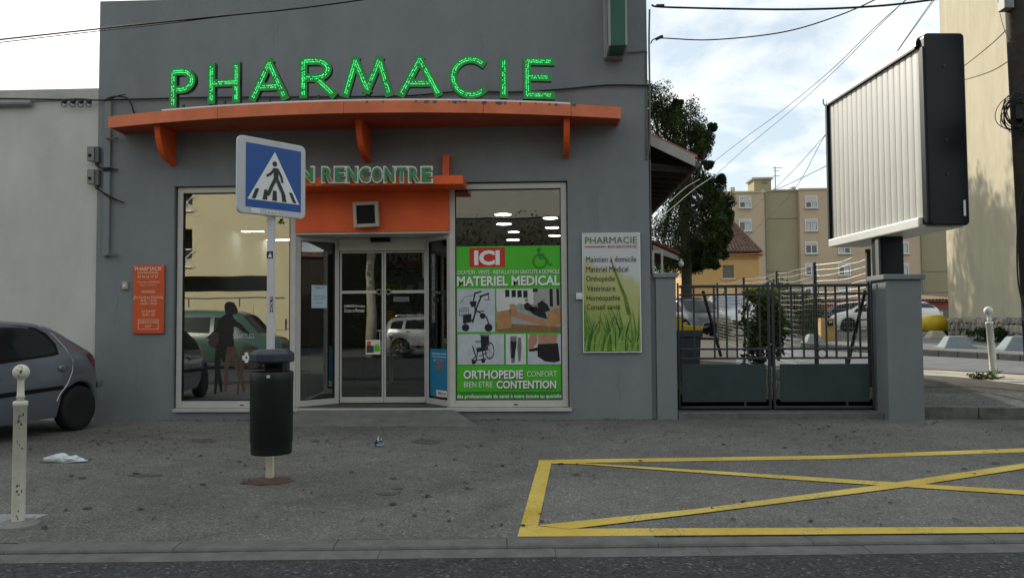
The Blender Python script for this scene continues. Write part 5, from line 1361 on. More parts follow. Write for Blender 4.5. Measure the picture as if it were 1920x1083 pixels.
van = dict(top=[(-2.25,.55),(-2.24,1.2),(-2.2,1.75),(-2.05,1.92),(-.5,1.95),(.7,1.90),(1.0,1.80),(1.6,1.15),(2.1,1.0),(2.3,.8),(2.35,.5)],
    belt=[(-2.25,.5),(-2.1,1.15),(1.0,1.10),(2.3,.5)], wid=[(-2.25,.82),(-2.1,.88),(-1.4,.91),(-.5,.91),(1.2,.91),(1.9,.86),(2.35,.6)], r=.32, axles=[-1.45, 1.45], sill=.26,
    panes=[[(-2.0,1.25),(-1.98,1.68),(-1.1,1.70),(-1.08,1.22)], [(-.95,1.22),(-.96,1.70),(0,1.70),(.02,1.19)], [(.15,1.19),(.14,1.70),(.7,1.68),(1.15,1.19)]], screens={'rear_screen': (-2.215, -2.1), 'windscreen': (1.03, 1.55)},
    handles=[('h', .0, 1.05, 1.3, 1.5)], trim=[('side_strip', [(-2.0,.62),(-2.0,.70),(1.9,.68),(1.9,.60)], 'black_plastic', .01)])
car('green_van', (-10.9, -14.2, -.05), 0, van, 'car_green', 'dark green van across the road, seen reflected in the left shop window')
for (px, Y, head, sp2, paint, nm, lab) in ((1368, 20.0, -98, suv, 'car_silver', 'parked_suv', 'pale off-road car with blue windscreen parked behind the gate bush'), (1290, 17.0, -70, hatch, 'car_dark', 'dark_car', 'dark car behind the yellow-lidded bin beyond the gate'),
    (1640, 26.0, 165, hatch, 'car_white', 'white_car', 'white car parked beyond the fence beside the billboard post'), (1590, 30.0, 172, hatch, 'car_dark', 'dark_car', 'dark car parked in front of the red garage band beyond the fence'), (1704, 31.0, 95, hatch, 'car_silver', 'silver_car', 'silver car parked behind the concrete blocks right of the broad pier')):
    g = onY(px, 610, Y); car(nm, (g.x, Y, hgt(Y)), R(head), sp2, paint, lab, glass='car_glass_blue' if 'blue' in lab else 'car_glass')

# ================================================================== VEGETATION
def leaves(mb, c, rad, n, size, flat=1.0, shell=.35):
    for _ in range(n):
        while True:
            v = Vector((random.uniform(-1,1), random.uniform(-1,1), random.uniform(-1,1)))
            if shell < v.length < 1: break
        p = Vector(c) + Vector((v.x*rad[0], v.y*rad[1], v.z*rad[2])); s_ = size*random.uniform(.6, 1.3)
        a = Vector((random.gauss(0,1), random.gauss(0,1), random.gauss(0,1))).normalized(); b = a.cross(Vector((random.gauss(0,1), random.gauss(0,1), random.gauss(0,1)))).normalized()
        mb.poly([p-a*s_, p+b*s_*.45, p+a*s_, p-b*s_*.45])
def tree(name, base, trunk_h, r0, clumps, label, leafm, n_per, size, bark='bark', group=None, lean=(0, 0)):
    t = thing(name, base, label, 'tree', group)
    base = Vector(base); topp = base + Vector((lean[0], lean[1], trunk_h)); mb = MB(); mb.smooth = True
    mb.tube([base+Vector((0,0,-.2)), base.lerp(topp, .35)+Vector((.05,.03,0)), base.lerp(topp, .7)-Vector((.06,.02,0)), topp], r0, 9, r0*.55); mb.build('trunk', bark, t)
    lm = MB(); lm.smooth = True
    for c, r in clumps:
        c = Vector(c); s_ = base.lerp(topp, random.uniform(.6, 1)); lm.tube([s_, s_.lerp(c, .5)+Vector((random.uniform(-.2,.2), random.uniform(-.2,.2), .15)), c], r0*.38, 6, r0*.1)
        for _ in range(4):
            e = c + Vector((random.uniform(-.8,.8)*r[0], random.uniform(-.8,.8)*r[1], random.uniform(-.5,.9)*r[2])); lm.tube([s_.lerp(c, .75), e], r0*.1, 4, r0*.04)
    lm.build('limbs', bark, t)
    if n_per:
        for k, m in enumerate(leafm):
            mb = MB()
            for c, r in clumps:
                for _ in range(7):
                    o = Vector((random.uniform(-.7,.7)*r[0], random.uniform(-.7,.7)*r[1], random.uniform(-.7,.75)*r[2]))
                    sub = tuple(q*random.uniform(.32, .65) for q in r)
                    leaves(mb, Vector(c)+o, sub, n_per//(7*len(leafm)), size, shell=.1)
                leaves(mb, c, r, n_per//(5*len(leafm)), size, shell=.2)
            mb.build('crown' if k == 0 else 'crown_mid_leaves', m, t)  # later leaf colours are mixed all through the crown
    return t
random.seed(12)
TY = 24.0; pxm = FPX/(TY+11.5)
cl_ = []
for px, py, r in ((1218,190,36),(1236,205,30),(1262,220,26),(1290,226,36),(1318,262,22),(1240,250,40),(1285,270,40),(1318,285,18),(1255,290,36),(1225,330,50),(1275,345,42),(1310,340,26),(1338,352,24),(1352,385,22),(1250,395,50),(1305,392,42),(1335,400,26),(1290,440,42),(1338,432,24),(1240,450,46),(1320,465,26),(1350,450,16),(1300,480,30),(1352,335,9),(1328,310,9),(1365,400,9),(1335,240,8),(1270,196,10),(1362,425,10),(1332,375,14),(1262,482,36),(1236,500,38),(1332,490,14),(1356,408,20),(1360,440,16),(1346,470,16),(1300,500,16)):
    p = onY(px, py, TY + random.uniform(-1.6, 1.6)); cl_.append((p, (r/pxm, r/pxm*1.1, r/pxm*.95)))
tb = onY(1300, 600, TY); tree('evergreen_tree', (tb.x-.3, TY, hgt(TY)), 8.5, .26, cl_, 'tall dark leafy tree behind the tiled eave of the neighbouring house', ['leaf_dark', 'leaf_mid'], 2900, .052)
# the rest of the row stands behind the pharmacy; its shade falls on the sand-coloured house
for k, (x, y, top) in enumerate(((1.7, 26.5, 16.6), (1.9, 30.5, 17.0), (2.2, 34.5, 17.2), (2.4, 39.0, 17.4), (2.6, 43.5, 17.6))):
    cq = [(Vector((x+random.uniform(-1.4,.9), y+random.uniform(-2.2,2.2), top-1.2-random.uniform(0, 9))), (1.5, 1.7, 1.4)) for _ in range(17)]
    tree('row_tree', (x, y, hgt(y)), 8.5, .24, cq, 'leafy tree of the row hidden behind the pharmacy, number %s from the street' % ('one', 'two', 'three', 'four', 'five')[k], ['leaf_dark'], 520, .13, group='trees behind the pharmacy')
# bare twigs against the sky at its right edge
# bush behind the gate
def bush(name, px, py, Y, rx, rz, label, mats_, n, size):
    p = onY(px, py, Y); t = thing(name, (p.x, Y, hgt(Y)), label, 'bush')
    for k, m in enumerate(mats_):
        mb = MB()
        for _ in range(9):
            o = Vector((random.uniform(-.6,.6)*rx, random.uniform(-.6,.6)*rx, random.uniform(-.6,.7)*rz)); leaves(mb, p+o, (rx*.45, rx*.45, rz*.4), n//(9*len(mats_)), size, shell=.1)
        if m == 'leaf_yellow':
            mb = MB()
            for _ in range(5): leaves(mb, p+Vector((random.uniform(-.5,.6)*rx, random.uniform(-.3,.3), rz*random.uniform(.55,.95))), (rx*.3, rx*.3, rz*.16), n//22, size, shell=.1)
        mb.build('foliage' if k == 0 else 'foliage_tips', m, t, kind=None if k == 0 else 'stuff')
    mb = MB()
    for _ in range(6): mb.tube([(p.x+random.uniform(-.2,.2), Y, hgt(Y)-.05), (p.x+random.uniform(-.6,.6)*rx, Y+random.uniform(-.3,.3), p.z)], .025, 5, .01)
    mb.build('stems', 'bark', t)
bush('round_bush', 1430, 618, 4.6, .54, .82, 'dense dark bush behind the gate, sunlit top painted in yellow-green leaves', ['leaf_dark', 'leaf_mid', 'leaf_yellow'], 4200, .055)  # yellow clumps on top paint sunlight into the leaf colour
bush('hedge_bush', 1478, 596, 20, 1.5, 1.5, 'dark green hedge mass beyond the wire fence', ['leaf_dark', 'leaf_mid'], 2600, .12)
bush('low_shrub', 1868, 634, 10.6, .9, .32, 'low dark weeds growing along the foot of the stone wall', ['leaf_dark', 'leaf_mid'], 900, .07)
bush('weed_clump', 1856, 704, onG(1856, 708).y - .06, .20, .10, 'small yellow-green weeds at the foot of the white bollard', ['leaf_mid', 'leaf_yellow'], 240, .03)
bush('weed_clump', 1836, 706, onG(1836, 710).y, .22, .06, 'dry brown weed wisps left of the white bollard', ['leaf_brown', 'leaf_mid'], 150, .03)
mb = MB()
for _ in range(1500):
    x, y = random.uniform(2.3, 5.0), random.uniform(.5, 3.2); z = hgt(y); h_ = random.uniform(.03, .11); a = random.uniform(0, 6.28)
    mb.poly([(x-.006*math.cos(a), y-.006*math.sin(a), z), (x+.006*math.cos(a), y+.006*math.sin(a), z), (x+random.uniform(-.03,.03), y+random.uniform(-.03,.03), z+h_)])
mb.build('courtyard_grass', 'grass', None, center=False, kind='stuff', label='patchy grass inside the gate', cat='grass')

# ================================================================== NEIGHBOURING HOUSE WITH TILED EAVE
e_n = onY(1303, 296, 1.0); e_f = onY(1232, 412, 8.2)     # eave line, near and far
nh = thing('tiled_house', (2.4, 4, .3), 'house side with shade painted dark under a tiled eave behind the pharmacy', 'house')
mb = MB(); mb.box(XR+.004, XR+.10, .5, 9.2, .1, 4.6); mb.build('wall', 'wood_dark', nh)  # dark colour paints in the deep shade below the eave
ed = (e_f - e_n); en = Vector((e_n.x, e_n.y, e_n.z)); ef = Vector((e_n.x + ed.x*.15, e_f.y, e_n.z))
ef = Vector((e_n.x-.06, 8.6, e_n.z))
up_n = onY(1222, 258, 1.0); rise = up_n.z - e_n.z; run = e_n.x - up_n.x
q0 = en + Vector((-run*1.8, 0, rise*1.8)); q1 = ef + Vector((-run*1.8, 0, rise*1.8))
mb = MB(); mb.prism([en, q0, q1, ef], (0, 0, -.10)); mb.build('roof_deck', 'wood_dark', nh)
mb = MB(); mb.prism([en+Vector((.0,-.02,-.14)), q0+Vector((0,-.02,-.14)), q0+Vector((0,-.02,.03)), en+Vector((.0,-.02,.03))], (0, .03, 0)); mb.build('barge_board', 'coping', nh)
i = 0
yy = 1.0
while yy < 8.5:
    t0 = Vector((e_n.x-.06*(yy-1)/7.6, yy, e_n.z)); upv = Vector((-run, 0, rise)).normalized()
    mb = MB(); mb.smooth = True; k = 6; L = 1.2
    for j in range(k):
        a0, a1 = math.pi*j/k, math.pi*(j+1)/k
        pts = []
        for (aa, l_) in ((a0, -.05), (a1, -.05), (a1, L), (a0, L)):
            pts.append(t0 + upv*l_ + Vector((0, .10-.095*math.cos(aa), .02+.07*math.sin(aa))))
        mb.poly(pts)
    mb.build('roof_tile', 'roof_tile_red', nh); yy += .205
gu = [en+Vector((.05, y, -.09)) for y in (0.05, 3.5, 7.4)]
mb = MB(); mb.tube(gu, .055, 8); mb.build('gutter', 'cable_grey', nh)
for y in [1.2+.45*i for i in range(16)]:
    mb = MB(); mb.prism([(XR+.1, y, e_n.z-.02), (e_n.x-.03, y, e_n.z-.10), (e_n.x-.03, y, e_n.z-.2), (XR+.1, y, e_n.z-.14)], (0, .07, 0)); mb.build('rafter', 'wood_dark', nh)
# lower porch roof and white window frame
a = onY(1224, 455, 2.0); b = onY(1275, 477, 2.0)
mb = MB(); mb.prism([a, b, b+Vector((0,2.2,0)), a+Vector((0,2.2,0))], (0, 0, .05)); mb.build('porch_roof', 'roof_tile_red', nh)
mb = MB(); mb.prism([b+Vector((-.02,0,-.03)), a+Vector((0,0,-.03)), a+Vector((0,0,-.16)), b+Vector((-.02,0,-.10))], (0, .05, 0)); mb.build('porch_board', 'coping', nh)
q = rect(1223, 1238, 470, 520, 1.9); mb = MB(); frame(mb, q[0], q[1]+.05, q[2], q[3], 1.9, 1.96, .035); mb.build('window_frame', 'window_white', nh)
p = onY(1277, 489, 2.0); t = thing('globe_lamp', (p.x, 2.0, p.z-.1), 'small white globe lamp under the porch eave', 'lamp', local=True)
mb = MB(); mb.smooth = True; mb.lathe([(.001,.0)]+[(.05*math.sin(R(a)), .05-.05*math.cos(R(a))) for a in range(20, 170, 20)]+[(.02,.105),(.02,.13)], 14); mb.build('globe', 'window_white', t)
mb = MB(); mb.tube([(0,0,.13),(-.06,0,.18)], .008, 5); mb.build('arm', 'cable_grey', t)

# wheelie bin behind the gate
g = rect(1258, 1316, 588, 690, 1.6)
wb = thing('wheelie_bin', ((g[0]+g[1])/2, 1.9, .4), 'grey wheeled bin with yellow lid behind the left gate leaf', 'bin')
mb = MB(); xc = (g[0]+g[1])/2; w = (g[1]-g[0])/2
zt_ = onY(1290, 620, 1.6).z
mb.add([(xc+sx*w*f, 1.9+sy*.28*f, z) for z, f in ((.28, .82), (zt_, 1.0)) for sx, sy in ((-1,-1),(1,-1),(1,1),(-1,1))], [(0,3,2,1),(4,5,6,7),(0,1,5,4),(1,2,6,5),(2,3,7,6),(3,0,4,7)]); mb.build('tub', 'wheelie_grey', wb, bevel=.02)
mb = MB(); mb.box(xc-w-.02, xc+w+.02, 1.60, 2.2, zt_-.10, zt_-.0); mb.build('rim', 'wheelie_grey', wb, bevel=.01)
zl = onY(1270, 592, 1.6).z
mb = MB(); mb.prism([(xc-w-.02, 1.6, zt_+.002), (xc+w+.02, 1.6, zt_+.002), (xc+w+.02, 1.6, zt_+.07), (xc-w*.2, 1.6, zt_+.10), (xc-w*.2, 1.6, zl), (xc-w-.02, 1.6, zl)], (0, .58, 0)); mb.build('lid', 'yellow_lid', wb, bevel=.012)

# ================================================================== BUILDINGS FARTHER OFF
# yellow house with hipped tile roof
HY = 46.0
q = rect(1278, 1424, 474, 640, HY); yh = thing('yellow_house', ((q[0]+q[1])/2, HY+4, 1), 'small yellow house with hipped tile roof and one grey shutter', 'house')
ez = onY(1365, 474, HY).z; D2 = 8.0
sh = rect(1355, 1376, 497, 521, HY)
mb = MB(); wall_holes(mb, q[0], q[1], .9, ez, HY, HY+.3, [sh]); mb.box(q[0], q[0]+.3, HY+.301, HY+D2, .9, ez); mb.box(q[1]-.3, q[1], HY+.301, HY+D2, .9, ez); mb.box(q[0]+.3, q[1]-.3, HY+D2-.3, HY+D2, .9, ez); mb.build('wall', 'yellow_render', yh)
mb = MB(); mb.box(sh[0]+.01, sh[1]-.01, HY+.08, HY+.14, sh[2]+.01, sh[3]-.01); w_o = mb.build('shutter', 'shutter_grey', yh)
mb = MB(); mb.box(sh[0]-.1, sh[1]+.1, HY-.08, HY-.001, sh[2]-.10, sh[2]-.02); mb.build('sill', 'window_white', yh)
for j, (o1, z0, z1) in enumerate(((.12, -.42, -.30), (.24, -.295, -.17), (.36, -.165, -.03))):
    n_ = 26; mb = MB(); mb.box(q[0]-o1, q[1]+o1, HY-o1, HY-.002, ez+z0, ez+z1-.05)
    mb.build('cornice_band', 'yellow_render', yh)
    for i in range(n_):
        x = q[0]-o1+(q[1]-q[0]+2*o1)*i/n_; w = (q[1]-q[0]+2*o1)/n_
        if j == 1:
            mb = MB(); mb.prism([(x+w*.1+w*.4*(1-math.cos(math.pi*k/6)), HY-o1-.05, ez+z1-.049+.09*math.sin(math.pi*k/6)) for k in range(7)][::-1], (0, .3, 0)); mb.build('cornice_tile', 'roof_tile', yh)
rz = onY(1350, 416, HY+4).z; ox = .55
ra, rb = onY(1318, 416, HY+4).x, onY(1374, 416, HY+4).x
E = [Vector((q[0]-ox, HY-ox, ez)), Vector((q[1]+ox*.3, HY-ox, ez)), Vector((q[1]+ox*.3, HY+D2+ox, ez)), Vector((q[0]-ox, HY+D2+ox, ez))]
RA, RB = Vector((ra, HY+D2/2, rz)), Vector((rb, HY+D2/2, rz))
mb = MB(); mb.add(E+[RA, RB], [(0,1,5,4), (1,2,5), (2,3,4,5), (3,0,4)]); roof = mb.build('roof', 'roof_tile', yh)
# barrel tiles on the two faces in view
tm = MB(); tm.smooth = True
def tile_face(A, Bv, TA, TB, cols, rows):
    for c in range(cols):
        for r in range(rows):
            f0, f1 = c/cols, (c+1)/cols; g0, g1 = r/rows, (r+1)/rows+.02
            P = lambda f, g: (A.lerp(Bv, f)).lerp(TA.lerp(TB, f), g)
            n_ = (Bv-A).cross(TA-A).normalized()
            if n_.z < 0: n_ = -n_
            k = 4; prev = None
            for j in range(k+1):
                f = f0+(f1-f0)*(.08+.84*j/k); hh = .10*math.sin(math.pi*j/k)
                a = P(f, g0)+n_*(hh+.05); b = P(f, g1)+n_*(hh+.01)
                if prev: tm.poly([prev[0], a, b, prev[1]])
                prev = (a, b)
tile_face(E[0], E[1], RA, RB, 24, 13); tile_face(E[1], E[2], RB, RB+Vector((.01,.01,0)), 20, 12)
tm.build('roof_tiles', 'roof_tile', yh, kind='stuff')
# long low garages with a red band
q = rect(1440, 1790, 553, 640, 40.0)
ga = thing('garage_row', ((q[0]+q[1])/2, 42, 1), 'long low garage row with grey tiled roof and red band', 'garages')
ze = onY(1600, 564, 40).z
mb = MB(); mb.box(q[0], q[1], 40, 45, .9, ze-.5); mb.build('wall', 'shutter_grey', ga)
mb = MB(); mb.box(q[0], q[1], 39.95, 45, ze-.499, ze-.03); mb.build('red_fascia', 'red_band', ga)
mb = MB(); mb.prism([(q[0]-.2, 39.6, ze), (q[0]-.2, 45.2, ze+.45), (q[0]-.2, 45.2, ze+.35), (q[0]-.2, 39.6, ze-.08)], (q[1]-q[0]+.4, 0, 0)); mb.build('roof', 'roof_tile', ga)
tm = MB(); tm.smooth = True; n_ = 60
for i in range(n_):
    x = q[0]-.2+(q[1]-q[0]+.4)*i/n_; w = (q[1]-q[0]+.4)/n_; k = 4
    for j in range(k):
        a, b = math.pi*j/k, math.pi*(j+1)/k
        tm.poly([(x+w/2*(1-math.cos(t_)), y, z+.09*math.sin(t_)) for t_, y, z in ((a,39.55,ze+.0),(b,39.55,ze+.0),(b,45.2,ze+.45),(a,45.2,ze+.45))])
tm.build('roof_tiles', 'roof_tile', ga, kind='stuff')
for i in range(7):
    x = q[0]+.6+(q[1]-q[0]-1)*i/7; mb = MB(); mb.box(x, x+(q[1]-q[0])/7-.5, 39.9, 39.99, 1.0, ze-.7); mb.build('garage_door', 'dark_recess' if i % 3 else 'window_white', ga)
# apartment block
AY = 83.0
ap = thing('apartment_block', (onY(1560, 600, AY).x, AY+5, 1), 'peach and olive apartment block with small white-framed windows', 'apartment block')
azt = onY(1560, 358, AY).z
for x0, x1, dy, m, yt in ((1345, 1437, 0, 'peach_render', 362), (1437.3, 1501, .7, 'olive_render', 357), (1501.3, 1728, 0, 'peach_render', 355), (1728.3, 1830, .7, 'olive_render', 352)):
    a = rect(x0, x1, yt, 600, AY); mb = MB(); mb.box(a[0], a[1], AY+dy, AY+10, .9, a[3]); mb.build('wall_section', m, ap)
    mb = MB(); mb.box(a[0]-.05, a[1]+.05, AY+dy-.12, AY+10.1, a[3]+.002, a[3]+.22); mb.build('parapet', m, ap)
for x0, x1 in ((1436.2, 1437.8), (1727, 1728.6)):
    a = rect(x0, x1, 360, 600, AY-.1); mb = MB(); mb.box(a[0], a[1], AY-.1, AY-.002, .9, a[3]); mb.build('downpipe', 'shutter_grey', ap)
for yy_ in (409, 508, 547):
    for xx in ((1437.5, 1500.5), (1728.6, 1790)):
        a = rect(xx[0], xx[1], yy_, yy_+1.2, AY+.68); mb = MB(); mb.box(a[0], a[1], AY+.66, AY+.698, a[2], a[3]); mb.build('joint', 'shutter_grey', ap)
random.seed(9)
for cx in (1397, 1521, 1583, 1645, 1692):
    for ry in (379, 422, 464.5, 505, 547):
        y0_ = ry - 11.5
        a = rect(cx-11.5, cx+11.5, y0_, y0_+22.5, AY); mb = MB(); frame(mb, a[0], a[1], a[2], a[3], AY-.10, AY-.002, .10); wn_ = mb.build('window', 'window_white', ap)
        shf = random.choice((.22, .25, .3, .55, .3))
        zs_ = a[3]-.10-(a[3]-a[2]-.2)*shf
        mb = MB(); mb.box(a[0]+.1, a[1]-.1, AY-.08, AY-.01, zs_, a[3]-.1); mb.build('roller_shutter', 'shutter_pale', wn_)
        xm_ = (a[0]+a[1])/2
        for u0, u1 in ((a[0]+.1, xm_-.045), (xm_+.045, a[1]-.1)):
            mb = MB(); mb.box(u0, u1, AY-.03, AY-.003, a[2]+.1, zs_); mb.build('pane', 'window_dark', wn_)
            if random.random() < .5:
                mb = MB(); mb.box(u0+.06, u1-.06, AY-.036, AY-.031, a[2]+.14, zs_-.02); mb.build('curtain', 'shutter_pale', wn_)
        mb = MB(); mb.box(xm_-.044, xm_+.044, AY-.085, AY-.002, a[2]+.1, zs_); mb.build('mullion', 'window_white', wn_)
        mb = MB(); mb.box(a[0]-.12, a[1]+.12, AY-.22, AY-.102, a[2]-.10, a[2]-.0); mb.build('sill', 'shutter_pale', wn_)
a = rect(1414, 1446, 336, 362, AY+3); mb = MB(); mb.box(a[0], a[1], AY+3, AY+6, a[2]-1, a[3]); mb.build('stair_tower', 'olive_render', ap)
mb = MB(); mb.box(a[0]-.3, a[1]+.2, AY+2.7, AY+6.2, a[3]+.002, a[3]+.2); mb.build('tower_roof', 'coping', ap)
a2 = rect(1430, 1438, 340, 344, AY+2.9); mb = MB(); mb.box(a2[0], a2[1], AY+2.9, AY+2.99, a2[2], a2[3]); mb.build('tower_vent', 'shutter_grey', ap)
mb = MB(); p = onY(1454, 350, AY+3)
mb.tube([(p.x, AY+3, azt-.5), (p.x, AY+3, onY(1454, 312, AY+3).z)], .05, 5)
for py, w in ((315, .9), (320, .5), (330, .6)):
    z = onY(1454, py, AY+3).z; mb.tube([(p.x-w*.4, AY+3, z), (p.x+w, AY+3, z)], .035, 4)
mb.build('aerial', 'cable_grey', ap)
a = rect(1370, 1378, 351, 362, AY+2); mb = MB(); mb.box(a[0], a[1], AY+2, AY+3, a[2]-.5, a[3]); mb.build('chimney', 'coping', ap)
a = rect(1484, 1492, 350, 358, AY+2); mb = MB(); mb.box(a[0], a[1], AY+2, AY+3, a[2]-.5, a[3]); mb.build('chimney', 'coping', ap)

# tall house on the right with its rubble plinth
wa = Vector((15.3, 18.7, 0)); wb_ = Vector((12.8, 9.6, 0)); wu = (wb_-wa).normalized(); wn_v = Vector((wu.y, -wu.x, 0))
if wn_v.x > 0: wn_v = -wn_v
a = onY(1779, 594, 18.7); wa = Vector((a.x, 18.7, 0)); b = onY(1922, 597, 9.6); wb_ = Vector((b.x, 9.6, 0)); wu = (wb_-wa).normalized(); wn_v = Vector((-abs(wu.y), wu.x*(-1 if wu.y < 0 else 1)*-1, 0))
wn_v = Vector((wu.y, -wu.x, 0));  wn_v = wn_v if wn_v.x < 0 else -wn_v
Lw = (wb_-wa).length + 3.2
WM = Matrix.Translation(wa) @ Matrix(((wu.x, -wn_v.x, 0, 0), (wu.y, -wn_v.y, 0, 0), (0, 0, 1, 0), (0, 0, 0, 1)))    # x along towards us, y into the house
plz = 1.44
rh = thing('sand_house', wa.lerp(wb_, .5), 'tall sand-coloured windowless house wall at the right edge', 'house')
mb = MB(); mb.box(0, Lw, 0, 8, .4, 15, WM); mb.build('wall', 'sand_render', rh)
mb = MB(); mb.box(-.04, Lw, -.14, -.003, .3, plz-.04, WM); mb.build('plinth_mortar', 'mortar', rh)
# rubble stones: a few shared irregular blocks
random.seed(31); sme = []
for k in range(8):
    bm = bmesh.new(); bmesh.ops.create_cube(bm, size=1); bmesh.ops.bevel(bm, geom=bm.edges[:], offset=.16, segments=1, affect='EDGES')
    for v in bm.verts: v.co += Vector((random.uniform(-.10,.10), random.uniform(-.04,.04), random.uniform(-.10,.10)))
    me = bpy.data.meshes.new('stone'); bm.to_mesh(me); bm.free(); me.materials.append(MATS[('stone_a','stone_b','stone_c','stone_a','stone_b','stone_a','stone_c','stone_b')[k]]); sme.append(me)
x = 0.0; nst = 0
z = .42
rows_z = []
while z < plz - .08:
    hr = random.uniform(.17, .25); hr = min(hr, plz - z); rows_z.append((z, hr)); z += hr
for z, hr in rows_z:
    x = random.uniform(-.05, .02)
    while x < Lw - .1 and nst < 290:
        w = random.uniform(.16, .40)
        if hgt((WM @ Vector((x, 0, 0))).y) < z + hr + .1:
            o = bpy.data.objects.new('stone', random.choice(sme)); C.objects.link(o); o.parent = rh; o.matrix_parent_inverse = ROOTM[rh.name].inverted()
            o.matrix_basis = WM @ Matrix.Translation((x+w/2, -.13+random.uniform(-.02,.02), z+hr/2+random.uniform(-.03,.03))) @ Matrix.Rotation(random.uniform(-.35,.35), 4, 'Y') @ Matrix.Diagonal((w*.93, .16, hr*random.uniform(.85,1.05), 1)); nst += 1
        x += w*.97
# concrete blocks along the far kerb
def block(px0, px1, py1, h_px, label, m='concrete_blue'):
    p0, p1 = onG(px0, py1), onG(px1, py1); y = (p0.y+p1.y)/2; z = hgt(y)+.14; d = y+11.5; h_ = h_px/(FPX/d); w = (p1.x-p0.x)
    t = thing('concrete_block', ((p0.x+p1.x)/2, y, z), label, 'concrete block', 'concrete blocks closing the pavement', local=True)
    mb = MB(); ins = min(.22*w, .25)
    vs = [(sx*(w/2-(ins if k else 0)), sy*(.22-(.08 if k else 0)), k*h_) for k in (0, 1) for sx, sy in ((-1,-1),(1,-1),(1,1),(-1,1))]
    mb.add(vs, [(0,3,2,1),(4,5,6,7),(0,1,5,4),(1,2,6,5),(2,3,7,6),(3,0,4,7)]); mb.build('body', m, t, bevel=.03)
    mb = MB(); mb.box(-w/2-.02, w/2+.02, -.25, .25, -.02, .03); mb.build('foot', m, t, bevel=.01)
block(1762, 1822, 662, 21, 'blue-grey concrete block between the broad pier and the white bollard')
block(1872, 1965, 667, 25, 'long blue-grey concrete block right of the white bollard')
block(1737, 1774, 642, 13, 'concrete block with sunlight painted cream, behind the others by the yellow cover', 'sunlit_concrete')  # cream colour paints the sun on this block
block(1452, 1488, 652, 16, 'left grey concrete block seen through the gate', 'concrete_blue')
block(1508, 1542, 651, 15, 'right grey concrete block seen through the gate beside the ochre cabinet', 'concrete_blue')
# yellow covered cart
p0 = onG(1760, 634); y = p0.y+1.0; q = rect(1743, 1778, 590, 620, y)
ct = thing('covered_cart', ((q[0]+q[1])/2, y, hgt(y)), 'dark cart under a rounded yellow cover beside the rubble plinth', 'cart')
mb = MB(); mb.smooth = True; k = 8; w = q[1]-q[0]
pts = [(q[0]+w*(.5-.5*math.cos(math.pi*j/k)), q[2]+(q[3]-q[2])*math.sin(math.pi*j/k)**.45) for j in range(k+1)]
mb.prism([(x, y, z) for x, z in pts], (0, 1.3, 0)); mb.build('cover', 'yellow_lid', ct)
mb = MB(); mb.box(q[0]-.1, q[1]+.1, y+.05, y+1.25, hgt(y)+.2, q[2]-.002); mb.build('chassis', 'dark_recess', ct)
for x in (q[0]+.1, q[1]-.1):
    mb = MB(); mb.lathe([(.12, -.05), (.12, .05)], 14, Matrix.Translation((x, y+.1, hgt(y)+.12)) @ Matrix.Rotation(R(90), 4, 'X')); mb.build('wheel', 'tyre', ct)
# ochre cabinet with letterbox
g0 = onG(1555, 646); q = rect(1539.5, 1569.5, 596, 645, g0.y)
oc = thing('ochre_cabinet', ((q[0]+q[1])/2, g0.y, hgt(g0.y)), 'ochre cabinet with a black letterbox beyond the wire fence', 'cabinet')
mb = MB(); mb.box(q[0], q[1], g0.y, g0.y+.4, hgt(g0.y), q[3]); mb.build('body', 'ochre_panel', oc, bevel=.01)
a = rect(1552, 1562, 600, 610, g0.y-.1); mb = MB(); mb.box(a[0], a[1], g0.y-.12, g0.y-.002, a[2], a[3]); lbx = mb.build('letterbox', 'black_plastic', oc, bevel=.01)
mb = MB(); mb.box(a[0]+.03, a[1]-.03, g0.y-.124, g0.y-.121, a[3]-.07, a[3]-.03); mb.build('slot', 'sign_white', lbx)

# ================================================================== POLE, COIL AND WIRES
PYp = -1.3
pt, pb = onY(1900, -70, PYp), onY(1916, 190, PYp); d = (pb-pt).normalized()
base = pb + d*((0.0-pb.z)/d.z)
ut = thing('utility_pole', (base.x, PYp, 0), 'dark leaning wooden utility pole at the top right edge', 'utility pole')
mb = MB(); mb.smooth = True; mb.tube([pt - d*1.5, pt, pb, base], .10, 12, .15); mb.build('pole', 'pole_wood', ut)
a = rect(1876, 1894, -6, 20, PYp-.05); mb = MB(); mb.box(a[0], a[1], PYp-.14, PYp+.02, a[2], a[3]); mb.build('junction_box', 'grey_plastic', ut, bevel=.01)
cc_ = onY(1906, 214, PYp-.16)
co = thing('cable_coil', (cc_.x, PYp-.16, cc_.z-.25), 'coil of black cable hanging on the utility pole', 'cable coil', local=False)
random.seed(8)
for i in range(15):
    r = random.uniform(.15, .23); o = Vector((random.uniform(-.05,.05), random.uniform(-.05,.05), random.uniform(-.04,.05))); e = random.uniform(.62, .95); sk = random.uniform(-.3,.3); mb = MB(); mb.smooth = True
    mb.tube([cc_+o+Vector((r*e*math.cos(R(18*j))+sk*.1*math.sin(R(18*j)), .03*math.sin(R(36*j)+i), r*math.sin(R(18*j)))) for j in range(21)], random.choice((.006, .008, .005)), 5); mb.build('loop', 'cable', co)
mb = MB(); mb.box(cc_.x-.02, cc_.x+.12, cc_.y-.02, cc_.y+.1, cc_.z-.06, cc_.z+.12); mb.build('hanger', 'cable', co)
mb = MB(); q0_ = onY(1908, 297, PYp); mb.tube([q0_, onY(1925, 292, PYp)], .035, 8); mb.build('lamp_bracket', 'grey_plastic', ut)
wire('hanging_cable', [(1935,300,-1.35),(1919,352,-1.4),(1909,420,-1.4),(1907,480,-1.4),(1911,540,-1.38),(1926,600,-1.35)], .010, 'black cable hanging in a curve at the right edge')
